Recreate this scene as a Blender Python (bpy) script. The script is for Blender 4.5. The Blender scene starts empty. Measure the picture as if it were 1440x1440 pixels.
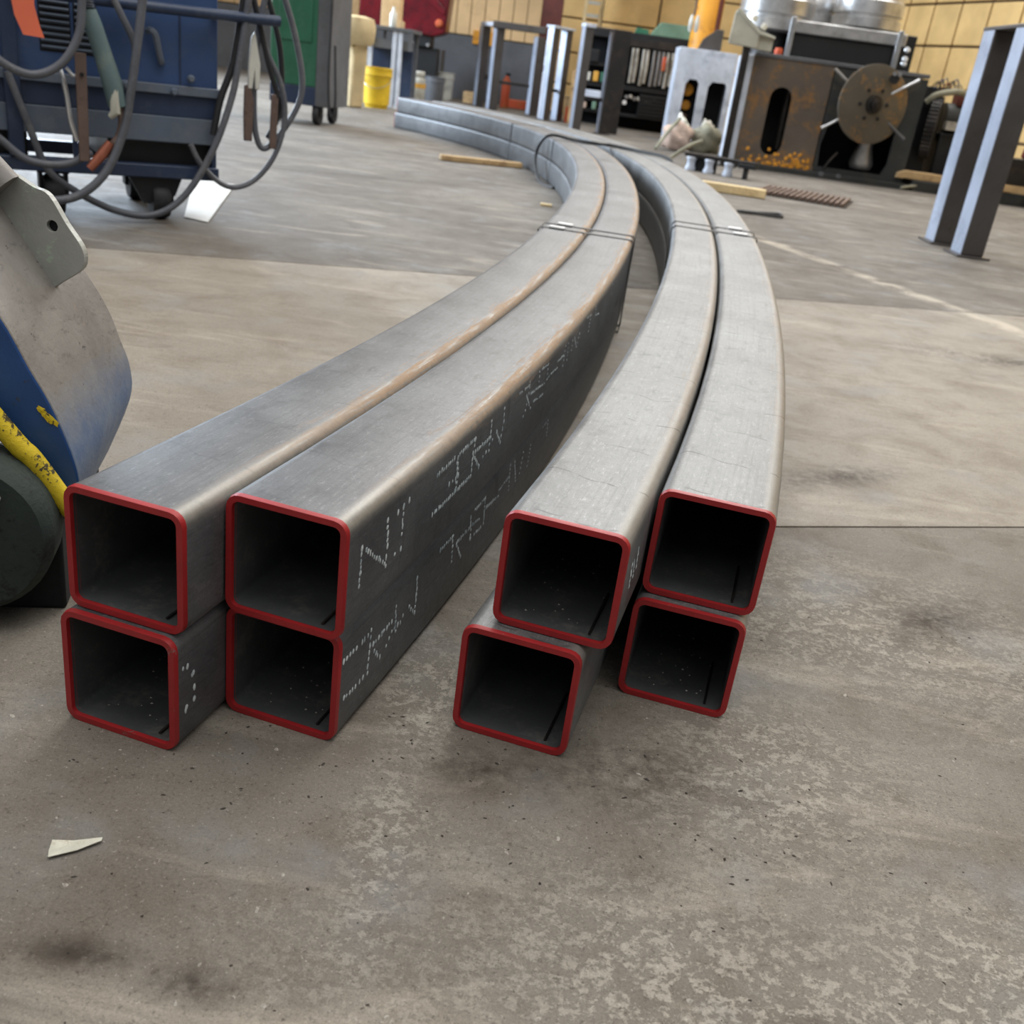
import bpy, math, random
from mathutils import Vector, Matrix
random.seed(7)
C = bpy.context.scene.collection
sc = bpy.context.scene
PI = math.pi
U = 0.127                       # side of a square tube, metres

# ------------------------------------------------------------------ camera, world, lights
cd = bpy.data.cameras.new('camera'); cam = bpy.data.objects.new('camera', cd); C.objects.link(cam)
pitch, roll, hc = 0.42051260756, 0.13577401806, 5.129754791879768 * U
d = Vector((0, math.cos(pitch), -math.sin(pitch))); r0 = Vector((1, 0, 0)); u0 = r0.cross(d)
cr = math.cos(roll) * r0 + math.sin(roll) * u0
cu = -math.sin(roll) * r0 + math.cos(roll) * u0
M = Matrix((cr, cu, -d)).transposed().to_4x4(); M.translation = (0, 0, hc)
cam.matrix_world = M
cd.sensor_width = 36; cd.sensor_fit = 'HORIZONTAL'; cd.lens = 36 * 1399.93 / 1440
cd.clip_start = 0.02; cd.clip_end = 200
cd.dof.use_dof = True; cd.dof.focus_distance = 1.08; cd.dof.aperture_fstop = 9.0
sc.camera = cam
sc.view_settings.view_transform = 'Standard'; sc.view_settings.look = 'None'
sc.view_settings.exposure = 0.0; sc.view_settings.gamma = 1.0; sc.view_settings.use_curve_mapping = False

w = bpy.data.worlds.new('world'); sc.world = w; w.use_nodes = True
w.node_tree.nodes['Background'].inputs[0].default_value = (1.0, 0.985, 0.965, 1)
w.node_tree.nodes['Background'].inputs[1].default_value = 0.95

def area(name, loc, target, sx, sy, power, col):
    l = bpy.data.lights.new(name, 'AREA'); l.shape = 'RECTANGLE'; l.size = sx; l.size_y = sy; l.energy = power; l.color = col
    o = bpy.data.objects.new(name, l); C.objects.link(o); o.location = loc
    o.rotation_euler = (Vector(target) - Vector(loc)).to_track_quat('-Z', 'Y').to_euler(); return o
area('overhead_light', (2.2, 12.0, 7.0), (0.2, 2.0, 0), 7, 4, 780, (1.0, 0.97, 0.92))
area('overhead_light', (0.5, 1.5, 6.5), (0.2, 1.5, 0), 5, 5, 220, (1.0, 0.97, 0.93))  # unseen fill lamp added overhead to soften the near shadows
area('high_window_daylight', (-7.6, 11.5, 3.2), (1.0, 6.0, 0.4), 5.0, 3.2, 1600, (0.72, 0.85, 1.0))

# ------------------------------------------------------------------ materials
def nt(name):
    m = bpy.data.materials.new(name); m.use_nodes = True
    return m, m.node_tree, m.node_tree.nodes['Principled BSDF']
class G:
    """small helper for building node graphs"""
    def __init__(s, tree): s.t = tree
    def n(s, typ, **kw):
        x = s.t.nodes.new(typ)
        for k, v in kw.items(): setattr(x, k, v)
        return x
    def set(s, sock, v):
        if hasattr(v, 'is_output') or hasattr(v, 'links'): s.t.links.new(v, sock)
        else: sock.default_value = v
    def math(s, op, a, b=0.0, c=None, clamp=False):
        x = s.n('ShaderNodeMath', operation=op, use_clamp=clamp); s.set(x.inputs[0], a); s.set(x.inputs[1], b)
        if c is not None: s.set(x.inputs[2], c)
        return x.outputs[0]
    def noise(s, vec, scale, detail=4, rough=0.55, dist=0.0):
        x = s.n('ShaderNodeTexNoise'); s.set(x.inputs['Vector'], vec); x.inputs['Scale'].default_value = scale
        x.inputs['Detail'].default_value = detail; x.inputs['Roughness'].default_value = rough; x.inputs['Distortion'].default_value = dist
        return x.outputs['Fac']
    def ramp(s, v, a, b):
        x = s.n('ShaderNodeMapRange'); x.clamp = True; s.set(x.inputs['Value'], v)
        x.inputs['From Min'].default_value = a; x.inputs['From Max'].default_value = b; return x.outputs['Result']
    def mix(s, f, a, b, mode='MIX'):
        x = s.n('ShaderNodeMix', data_type='RGBA', blend_type=mode); s.set(x.inputs['Factor'], f); s.set(x.inputs['A'], a); s.set(x.inputs['B'], b)
        return x.outputs['Result']
    def mapping(s, vec, scale=(1, 1, 1), rot=(0, 0, 0), loc=(0, 0, 0)):
        x = s.n('ShaderNodeMapping'); s.set(x.inputs['Vector'], vec); x.inputs['Scale'].default_value = scale
        x.inputs['Rotation'].default_value = rot; x.inputs['Location'].default_value = loc; return x.outputs[0]
    def bump(s, h, strength, dist=0.01):
        x = s.n('ShaderNodeBump'); s.set(x.inputs['Height'], h); x.inputs['Strength'].default_value = strength; x.inputs['Distance'].default_value = dist
        return x.outputs[0]
    def link(s, a, b): s.t.links.new(a, b)
def c4(c): return (c[0], c[1], c[2], 1)
def srgb(r, g, b):
    f = lambda v: (v / 255 / 12.92) if v / 255 <= 0.04045 else ((v / 255 + 0.055) / 1.055) ** 2.4
    return (f(r), f(g), f(b))

def paint(name, c1, c2=None, scale=9, thr=(0.52, 0.68), rough=0.5, metal=0.0, bump=0.15, var=0.25, spec=0.5):
    """worn paint or metal: base colour c1, second colour c2 where a noise passes thr"""
    m, t, b = nt(name); g = G(t)
    P = g.n('ShaderNodeTexCoord').outputs['Object']
    big = g.noise(P, scale * 0.6, 3); fine = g.noise(P, scale * 8, 5, 0.65)
    col = g.mix(g.math('MULTIPLY', g.ramp(big, 0.25, 0.75), 1.0), c4([x * (1 - var) for x in c1]), c4([min(1, x * (1 + var)) for x in c1]))
    if c2:
        k = g.ramp(g.math('ADD', g.math('MULTIPLY', g.noise(P, scale, 6, 0.65), 0.75), g.math('MULTIPLY', fine, 0.25)), *thr)
        col = g.mix(k, col, c4(c2))
    g.link(col, b.inputs['Base Color']); b.inputs['Metallic'].default_value = metal; b.inputs['Specular IOR Level'].default_value = spec
    rr = g.n('ShaderNodeMapRange'); g.set(rr.inputs['Value'], fine); rr.inputs['To Min'].default_value = max(0.05, rough - 0.12); rr.inputs['To Max'].default_value = min(1, rough + 0.12)
    g.link(rr.outputs['Result'], b.inputs['Roughness'])
    if bump: g.link(g.bump(fine, bump, 0.002), b.inputs['Normal'])
    return m

# --- concrete floor
def concrete():
    m, t, b = nt('concrete'); g = G(t)
    P = g.n('ShaderNodeNewGeometry').outputs['Position']
    oi = g.n('ShaderNodeObjectInfo'); tone = oi.outputs['Color']; worn = oi.outputs['Alpha']
    warp = g.noise(P, 3.0, 4, 0.6)
    def spot(x, y, r, soft=0.6, sx=1.0, sy=1.0, rot=0.0):
        mp = g.mapping(P, (1, 1, 1), (0, 0, 0), (-x, -y, 0))
        mp = g.mapping(mp, (1 / (r * sx), 1 / (r * sy), 1), (0, 0, 0)) if not rot else g.mapping(g.mapping(mp, (1, 1, 1), (0, 0, rot)), (1 / (r * sx), 1 / (r * sy), 1))
        ln = g.n('ShaderNodeVectorMath', operation='LENGTH'); g.set(ln.inputs[0], mp)
        v = g.math('ADD', ln.outputs['Value'], g.math('MULTIPLY', g.math('SUBTRACT', warp, 0.5), 1.6))
        return g.ramp(v, 1.0, 1.0 - soft)
    def union(L):
        v = L[0]
        for x in L[1:]: v = g.math('MAXIMUM', v, x)
        return v
    big = g.noise(P, 1.3, 3, 0.5); mid = g.noise(P, 6, 6, 0.68, 0.4); fine = g.noise(P, 55, 6, 0.7); grit = g.noise(P, 260, 3, 0.6)
    col = g.mix(g.ramp(big, 0.3, 0.7), c4(srgb(124, 117, 107)), c4(srgb(152, 145, 134)))
    col = g.mix(g.math('MULTIPLY', g.ramp(mid, 0.45, 0.72), 0.55), col, c4(srgb(104, 92, 78)))
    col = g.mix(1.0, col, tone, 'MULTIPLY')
    # drag streaks running along the slabs
    st = g.noise(g.mapping(P, (1.2, 5.5, 1), (0, 0, math.radians(-22))), 3.2, 7, 0.7, 0.8)
    col = g.mix(g.math('MULTIPLY', g.ramp(st, 0.56, 0.74), 0.5), col, c4(srgb(92, 82, 72)))
    st2 = g.noise(g.mapping(P, (1.0, 4.0, 1), (0, 0, math.radians(-10)), (3, 1, 0)), 2.2, 6, 0.65, 0.5)
    col = g.mix(g.math('MULTIPLY', g.ramp(st2, 0.55, 0.75), 0.45), col, c4(srgb(196, 187, 172)))
    # pale flaking coating, patchy
    flake = g.math('ADD', g.math('MULTIPLY', g.noise(g.mapping(P, (1, 1.3, 1), (0, 0, 0.3)), 38, 6, 0.72, 0.3), 0.5), g.math('MULTIPLY', g.noise(P, 130, 5, 0.7), 0.5))
    zone = union([spot(0.50, 1.22, 0.34, 0.9), spot(0.20, 0.55, 0.26, 0.9, 1.6, 0.8), spot(-0.07, 0.93, 0.10, 0.8, 0.6, 1.7), spot(-0.07, 0.66, 0.11, 0.9, 0.5, 2.0), spot(0.32, 0.86, 0.22, 0.9), spot(0.46, 0.62, 0.2, 0.9)])
    zone = g.math('MAXIMUM', zone, g.math('MULTIPLY', g.ramp(big, 0.48, 0.62), 0.25))
    fl = g.math('MULTIPLY', g.ramp(flake, 0.485, 0.535), zone)
    col = g.mix(g.math('MULTIPLY', fl, 0.6), col, c4(srgb(176, 170, 158)))
    # dark flecks
    fk = g.noise(g.mapping(P, (1, 1, 1), (0, 0, 0), (5, 2, 0)), 120, 6, 0.78)
    col = g.mix(g.math('MULTIPLY', g.ramp(fk, 0.57, 0.68), 0.8), col, c4(srgb(66, 58, 50)))
    gr = g.noise(P, 330, 4, 0.8); gr2 = g.noise(g.mapping(P, (1, 1, 1), (0, 0, 0), (1, 7, 0)), 620, 2, 0.6)
    gv = g.math('ADD', 0.18, g.math('ADD', g.math('MULTIPLY', gr, 1.05), g.math('MULTIPLY', gr2, 0.6)))
    cm = g.n('ShaderNodeCombineColor')
    for k in range(3): g.set(cm.inputs[k], gv)
    col = g.mix(1.0, col, cm.outputs[0], 'MULTIPLY')
    col = g.mix(g.math('MULTIPLY', g.ramp(g.noise(P, 190, 6, 0.82), 0.565, 0.65), 0.75), col, c4(srgb(70, 62, 54)))
    col = g.mix(g.math('MULTIPLY', g.ramp(g.noise(g.mapping(P, (1, 1, 1), (0, 0, 0), (3, 3, 0)), 210, 5, 0.78), 0.60, 0.68), 0.6), col, c4(srgb(200, 194, 184)))
    # bluish worn patches
    bl = g.noise(g.mapping(P, (1, 1, 1), (0, 0, 0), (9, 4, 0)), 5.0, 5, 0.6)
    col = g.mix(g.math('MULTIPLY', g.ramp(bl, 0.55, 0.68), 0.35), col, c4(srgb(140, 142, 144)))
    # oil and dirt stains
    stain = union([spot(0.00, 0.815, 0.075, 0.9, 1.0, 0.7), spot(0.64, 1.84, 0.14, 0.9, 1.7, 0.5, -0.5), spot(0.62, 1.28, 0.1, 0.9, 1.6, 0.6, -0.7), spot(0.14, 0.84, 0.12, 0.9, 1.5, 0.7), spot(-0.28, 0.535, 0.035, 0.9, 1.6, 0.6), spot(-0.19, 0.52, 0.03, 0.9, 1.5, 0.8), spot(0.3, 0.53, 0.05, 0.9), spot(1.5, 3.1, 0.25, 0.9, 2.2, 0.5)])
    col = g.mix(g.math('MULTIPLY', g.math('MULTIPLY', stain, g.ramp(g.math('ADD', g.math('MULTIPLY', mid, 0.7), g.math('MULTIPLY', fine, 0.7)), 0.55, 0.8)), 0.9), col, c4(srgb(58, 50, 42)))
    # worn line of pale coating crossing the far slab
    ln = g.n('ShaderNodeSeparateXYZ'); g.set(ln.inputs[0], g.mapping(P, (1, 1, 1), (0, 0, 0), (-1.08, -5.16, 0)))
    ang = math.atan2(3.61 - 5.16, 1.73 - 1.08)
    acr = g.math('ADD', g.math('MULTIPLY', ln.outputs[0], -math.sin(ang)), g.math('MULTIPLY', ln.outputs[1], math.cos(ang)))
    lk = g.math('MULTIPLY', g.ramp(g.math('ABSOLUTE', g.math('ADD', acr, g.math('MULTIPLY', g.math('SUBTRACT', warp, 0.5), 0.12))), 0.07, 0.03), g.ramp(mid, 0.62, 0.4))
    col = g.mix(g.math('MULTIPLY', lk, 0.55), col, c4(srgb(205, 194, 176)))
    g.link(col, b.inputs['Base Color'])
    rg = g.math('ADD', g.math('ADD', 0.30, g.math('MULTIPLY', worn, 0.17)), g.math('MULTIPLY', fine, 0.35)); rg = g.math('ADD', rg, g.math('MULTIPLY', g.ramp(mid, 0.4, 0.7), 0.15))
    g.link(rg, b.inputs['Roughness']); b.inputs['Specular IOR Level'].default_value = 0.35
    hgt = g.math('ADD', g.math('MULTIPLY', fine, 0.6), g.math('ADD', g.math('MULTIPLY', grit, 0.25), g.math('MULTIPLY', fl, 0.3)))
    g.link(g.bump(hgt, 0.5, 0.004), b.inputs['Normal'])
    return m

# --- mill scale steel for the square tubes; uv.x metres along, uv.y = face index 0..4 (0 top, 1 right, 2 bottom, 3 left)
def mill_steel(name, base, pale, rust, cross):
    m, t, b = nt(name); g = G(t)
    uv = g.n('ShaderNodeUVMap').outputs[0]; sp = g.n('ShaderNodeSeparateXYZ'); g.set(sp.inputs[0], uv)
    P = g.n('ShaderNodeTexCoord').outputs['Object']
    cl = g.noise(P, 7, 6, 0.65, 0.3); fine = g.noise(P, 90, 5, 0.7)
    strk = g.noise(g.mapping(uv, (2.0, 14, 1)), 1.6, 6, 0.65)
    tr = g.noise(g.mapping(uv, (26, 1.3, 1)), 1.0, 5, 0.6, 0.3)
    col = g.mix(g.ramp(cl, 0.3, 0.72), c4(base), c4(pale))
    col = g.mix(g.math('MULTIPLY', g.ramp(strk, 0.5, 0.75), 0.5), col, c4([x * 0.62 for x in base]))
    col = g.mix(g.math('MULTIPLY', g.ramp(tr, 0.62, 0.72), 0.45), col, c4([x * 0.55 for x in base]))
    sc_ = g.noise(g.mapping(uv, (16, 9, 1), (0, 0, 0.5)), 3.0, 8, 0.8)
    col = g.mix(g.math('MULTIPLY', g.ramp(sc_, 0.55, 0.72), 0.6), col, c4([min(1, x * 1.9) for x in pale]))
    gr = g.noise(P, 420, 4, 0.75); sm = g.noise(g.mapping(uv, (7, 2.4, 1), (0, 0, 0.3), (1, 5, 0)), 2.6, 8, 0.72, 0.6)
    gv = g.math('ADD', 0.55, g.math('MULTIPLY', gr, 0.9)); cm = g.n('ShaderNodeCombineColor')
    for k in range(3): g.set(cm.inputs[k], gv)
    col = g.mix(1.0, col, cm.outputs[0], 'MULTIPLY')
    col = g.mix(g.math('MULTIPLY', g.ramp(sm, 0.55, 0.70), 0.5), col, c4([x * 0.5 for x in base]))
    bd = g.ramp(g.math('ABSOLUTE', g.math('SUBTRACT', sp.outputs[1], 1.0)), 0.15, 0.07)  # pale corner band: highlight of the polished edge put into the colour
    col = g.mix(g.math('MULTIPLY', bd, g.math('ADD', 0.25 if rust else 0.0, g.math('MULTIPLY', fine, 0.7 if rust else 0.1))), col, c4((0.36, 0.34, 0.30)))
    ur = g.math('ADD', g.math('MULTIPLY', sp.outputs[0], 8.5), g.math('MULTIPLY', g.noise(g.mapping(uv, (2, 1.0, 1)), 1.2, 2), 0.9))
    ln = g.ramp(g.math('ABSOLUTE', g.math('SUBTRACT', g.math('FRACT', ur), 0.5)), 0.022, 0.0)
    lm = g.math('MULTIPLY', g.math('MULTIPLY', ln, g.ramp(g.noise(g.mapping(uv, (3, 1.6, 1), (0, 0, 0), (4, 3, 0)), 2.2, 3), 0.46, 0.56)), cross)
    col = g.mix(lm, col, c4([x * 0.4 for x in base]))
    # rust along the bent corner between top and right face
    dd = g.math('ABSOLUTE', g.math('SUBTRACT', sp.outputs[1], 0.97))
    rn = g.noise(g.mapping(uv, (4, 9, 1), (0, 0, 0), (2, 0, 0)), 2.4, 7, 0.7)
    rk = g.math('MULTIPLY', g.ramp(g.math('SUBTRACT', g.math('ADD', rn, g.math('MULTIPLY', fine, 0.25)), g.math('MULTIPLY', dd, 1.1)), 0.46, 0.62), g.math('MULTIPLY', g.ramp(sp.outputs[0], 0.04, 0.45), rust))
    col = g.mix(rk, col, g.mix(fine, c4(srgb(120, 90, 66)), c4(srgb(184, 158, 128))))
    g.link(col, b.inputs['Base Color'])
    g.link(g.math('SUBTRACT', 0.45, g.math('MULTIPLY', rk, 0.42)), b.inputs['Metallic'])
    rr = g.math('ADD', 0.33, g.math('ADD', g.math('MULTIPLY', fine, 0.2), g.math('MULTIPLY', g.ramp(cl, 0.3, 0.7), 0.12)))
    g.link(g.math('ADD', rr, g.math('MULTIPLY', rk, 0.3)), b.inputs['Roughness'])
    g.link(g.bump(g.math('ADD', fine, g.math('MULTIPLY', cl, 1.5)), 0.18, 0.002), b.inputs['Normal'])
    return m

ORD = ['first','second','third','fourth','fifth','sixth','seventh','eighth','ninth','tenth','eleventh']
MAT = {}
MAT['floor'] = concrete()
MAT['joint'] = paint('joint_dirt', srgb(52, 44, 37), rough=0.95)
MAT['steelL'] = mill_steel('mill_steel_rusty', (0.095, 0.098, 0.104), (0.20, 0.205, 0.21), 0.9, 0.3)
MAT['steelB'] = mill_steel('mill_steel_lower', (0.085, 0.088, 0.094), (0.17, 0.175, 0.18), 0.0, 0.2)
MAT['steelR'] = mill_steel('mill_steel_pale', (0.125, 0.130, 0.133), (0.25, 0.256, 0.258), 0.22, 0.8)
MAT['inner'] = paint('tube_inside_scale', (0.055, 0.058, 0.060), (0.13, 0.125, 0.115), 22, (0.52, 0.75), 0.75, 0.0)
MAT['red_end'] = paint('red_end_paint', srgb(160, 34, 37), srgb(128, 96, 92), 55, (0.645, 0.68), 0.45, 0.0, 0.1, 0.12)
MAT['chalk'] = paint('white_marker_dots', srgb(205, 214, 216), srgb(150, 165, 172), 60, (0.5, 0.6), 0.8)
MAT['strap'] = paint('steel_strapping', (0.045, 0.047, 0.05), (0.03, 0.026, 0.024), 30, (0.5, 0.7), 0.55, 0.2)
MAT['seal'] = paint('strap_seal', (0.82, 0.83, 0.83), None, 30, rough=0.4, metal=0.0)
MAT['wire'] = paint('black_wire', (0.016, 0.017, 0.018), None, 30, rough=0.5)
MAT['rubber'] = paint('cable_rubber', srgb(92, 95, 102), srgb(124, 124, 126), 12, (0.5, 0.75), 0.5)
MAT['rubber_dark'] = paint('dark_rubber', srgb(34, 35, 38), srgb(70, 66, 62), 12, (0.55, 0.75), 0.6)
MAT['blue'] = paint('welder_blue_paint', srgb(58, 82, 124), srgb(74, 92, 120), 6, (0.5, 0.7), 0.4)
MAT['blue_dark'] = paint('welder_dark_blue', srgb(44, 58, 84), srgb(66, 78, 96), 8, (0.52, 0.7), 0.45)
MAT['blue_dusty'] = paint('welder_dusty_blue', srgb(92, 104, 120), srgb(110, 116, 124), 7, (0.45, 0.7), 0.6)
MAT['black'] = paint('black_enamel', srgb(22, 24, 27), srgb(44, 44, 44), 10, (0.55, 0.75), 0.5)
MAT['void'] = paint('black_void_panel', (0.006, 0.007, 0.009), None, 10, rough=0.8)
MAT['dark_steel'] = paint('dark_steel', srgb(48, 46, 45), srgb(78, 68, 60), 8, (0.5, 0.72), 0.42, 0.5)
MAT['frame_steel'] = paint('frame_steel', srgb(88, 84, 82), srgb(78, 70, 64), 6, (0.5, 0.75), 0.4, 0.35)
MAT['bare'] = paint('bare_bright_steel', (0.62, 0.64, 0.66), (0.4, 0.38, 0.36), 8, (0.55, 0.75), 0.3, 0.9)
MAT['chrome'] = paint('turned_roll_steel', (0.55, 0.55, 0.55), (0.30, 0.29, 0.28), 10, (0.5, 0.7), 0.34, 0.75)
MAT['daylight_tint_face'] = paint('upright_daylight_tint', srgb(176, 186, 204), srgb(136, 146, 168), 5, (0.5, 0.75), 0.35, 0.3)  # pale bluish colour stands in for daylight on the uprights
MAT['rusty'] = paint('rusty_plate', srgb(100, 90, 80), srgb(150, 108, 58), 4, (0.51, 0.66), 0.6, 0.15, 0.3)
MAT['rust_disk'] = paint('rusty_disk', srgb(92, 86, 76), srgb(156, 114, 58), 4, (0.53, 0.66), 0.55, 0.2, 0.3)
MAT['machine'] = paint('machine_dark', srgb(52, 55, 55), srgb(80, 74, 62), 6, (0.52, 0.72), 0.5, 0.2)
MAT['white_steel'] = paint('pale_blue_white_paint', srgb(206, 214, 228), srgb(150, 160, 178), 7, (0.52, 0.7), 0.45)
MAT['grey_box'] = paint('control_box_grey', srgb(192, 192, 178), srgb(172, 170, 156), 8, (0.5, 0.7), 0.5)
MAT['green'] = paint('cabinet_green', srgb(46, 104, 78), srgb(70, 118, 98), 6, (0.5, 0.7), 0.45)
MAT['sage'] = paint('sage_green_metal', srgb(112, 146, 124), srgb(130, 150, 132), 6, (0.5, 0.7), 0.5)
MAT['tan_bin'] = paint('cream_bin_plastic', srgb(208, 188, 146), srgb(172, 148, 108), 6, (0.52, 0.68), 0.6)
MAT['yellow'] = paint('yellow_plastic', srgb(222, 186, 40), srgb(170, 138, 40), 7, (0.55, 0.7), 0.45)
MAT['yellow_chip'] = paint('chipped_yellow_paint', srgb(224, 196, 42), srgb(74, 66, 46), 26, (0.56, 0.6), 0.55, 0.0, 0.5)
MAT['whiteplast'] = paint('white_plastic', srgb(216, 216, 206), srgb(190, 190, 180), 7, (0.5, 0.7), 0.45)
MAT['jar'] = paint('cloudy_jar', srgb(186, 186, 176), srgb(140, 132, 112), 9, (0.5, 0.66), 0.4)
MAT['orange'] = paint('orange_label', srgb(222, 168, 72), None, 7)
MAT['tank'] = paint('orange_tank_paint', srgb(214, 148, 40), srgb(150, 92, 40), 5, (0.55, 0.72), 0.5)
MAT['tag'] = paint('orange_tag', srgb(232, 116, 84), None, 10, rough=0.7, var=0.08)
MAT['holder'] = paint('holder_green', srgb(96, 118, 120), srgb(128, 136, 128), 14, (0.5, 0.7), 0.5)
MAT['copper'] = paint('copper_tip', srgb(166, 100, 78), srgb(120, 74, 58), 20, (0.5, 0.7), 0.4, 0.4)
MAT['brown'] = paint('brown_steel_bar', srgb(110, 92, 84), srgb(84, 68, 62), 14, (0.5, 0.7), 0.6, 0.2)
MAT['wood'] = paint('rough_timber', srgb(196, 166, 122), srgb(150, 118, 82), 10, (0.5, 0.7), 0.75)
MAT['wood_pale'] = paint('fresh_timber', srgb(232, 208, 160), srgb(206, 176, 126), 10, (0.5, 0.7), 0.7)
MAT['maroon'] = paint('dark_red_enamel', srgb(104, 20, 30), srgb(60, 14, 24), 4, (0.48, 0.62), 0.3)
MAT['redcol'] = paint('red_oxide_column', srgb(104, 52, 44), srgb(80, 44, 40), 5, (0.5, 0.7), 0.6)
MAT['wain'] = paint('grey_wainscot_steel', srgb(98, 100, 104), srgb(84, 86, 88), 3, (0.5, 0.7), 0.5)
MAT['tan_wall'] = paint('tan_wall_board', srgb(222, 188, 140), srgb(206, 170, 122), 2, (0.5, 0.7), 0.7)
MAT['ywall'] = paint('yellow_wall_insulation', srgb(220, 185, 124), srgb(210, 173, 112), 2.5, (0.5, 0.75), 0.65)
MAT['seam'] = paint('dark_wall_girt', srgb(70, 54, 40), None, 5)
MAT['mgrey'] = paint('scuffed_grey_paint', srgb(126, 122, 118), srgb(92, 88, 86), 16, (0.52, 0.68), 0.6, 0.0, 0.3)
MAT['mblue'] = paint('scuffed_blue_paint', srgb(38, 78, 136), srgb(62, 66, 70), 13, (0.56, 0.62), 0.5, 0.0, 0.3)
MAT['mbluegrey'] = paint('scuffed_blue_grey', srgb(104, 124, 152), srgb(128, 124, 120), 16, (0.5, 0.62), 0.5, 0.0, 0.3)
def face_paint():
    m, t, b = nt('scuffed_grey_to_blue'); g = G(t); P = g.n('ShaderNodeTexCoord').outputs['Object']
    z = g.n('ShaderNodeSeparateXYZ'); g.set(z.inputs[0], P)
    n1 = g.noise(P, 14, 6, 0.7); n2 = g.noise(g.mapping(P, (1, 1, 2.5), (0.4, 0, 0.5)), 42, 6, 0.75); n3 = g.noise(P, 150, 4, 0.7)
    col = g.mix(g.ramp(n1, 0.3, 0.7), c4(srgb(116, 111, 107)), c4(srgb(140, 136, 130)))
    col = g.mix(g.math('MULTIPLY', g.ramp(n2, 0.55, 0.68), 0.7), col, c4(srgb(88, 84, 82)))
    col = g.mix(g.math('MULTIPLY', g.ramp(g.noise(P, 20, 4, 0.6), 0.68, 0.72), 0.7), col, c4(srgb(176, 136, 112)))
    k = g.ramp(g.math('ADD', z.outputs[2], g.math('MULTIPLY', g.math('SUBTRACT', n2, 0.5), 0.06)), 0.262, 0.195)
    col = g.mix(g.math('MULTIPLY', k, 0.9), col, g.mix(g.ramp(n1, 0.4, 0.6), c4(srgb(88, 112, 148)), c4(srgb(118, 132, 152))))
    col = g.mix(g.math('MULTIPLY', g.ramp(g.noise(P, 60, 3, 0.6), 0.70, 0.73), 0.85), col, c4(srgb(44, 42, 42)))
    g.link(col, b.inputs['Base Color']); g.link(g.math('ADD', 0.4, g.math('MULTIPLY', n3, 0.3)), b.inputs['Roughness']); g.link(g.bump(n3, 0.3, 0.002), b.inputs['Normal'])
    return m
MAT['mface'] = face_paint()
MAT['mtab'] = paint('scuffed_tab_paint', srgb(166, 168, 162), srgb(178, 196, 176), 22, (0.60, 0.66), 0.4, 0.1, 0.3)
MAT['mwheel'] = paint('mouldy_dark_wheel', srgb(44, 54, 50), srgb(26, 28, 26), 20, (0.52, 0.62), 0.75, 0.0, 0.5)
MAT['paper'] = paint('paper_scrap', srgb(214, 212, 196), srgb(180, 172, 150), 60, (0.55, 0.7), 0.8)
MAT['chip'] = paint('concrete_chip', srgb(176, 170, 160), srgb(110, 100, 92), 40, (0.5, 0.6), 0.8)
MAT['chip_dark'] = paint('dark_grit', srgb(58, 52, 46), None, 40, rough=0.8)
MAT['hose_white'] = paint('grubby_white_cloth', srgb(190, 186, 176), srgb(130, 124, 112), 8, (0.45, 0.65), 0.8)
MAT['rag'] = paint('pinkish_rag', srgb(196, 172, 156), srgb(150, 132, 118), 10, (0.5, 0.65), 0.85)
MAT['rag_grey'] = paint('grey_green_rag', srgb(140, 138, 120), srgb(110, 108, 96), 10, (0.5, 0.65), 0.85)
MAT['white_floor_patch'] = paint('white_floor_patch', srgb(226, 226, 222), srgb(206, 206, 200), 6, (0.5, 0.7), 0.6)
MAT['mat'] = paint('brown_rubber_mat', srgb(110, 90, 78), srgb(88, 72, 64), 8, (0.5, 0.7), 0.7)
MAT['orange_red'] = paint('orange_red_paint', srgb(206, 90, 56), srgb(180, 120, 70), 6, (0.5, 0.65), 0.6)

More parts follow.
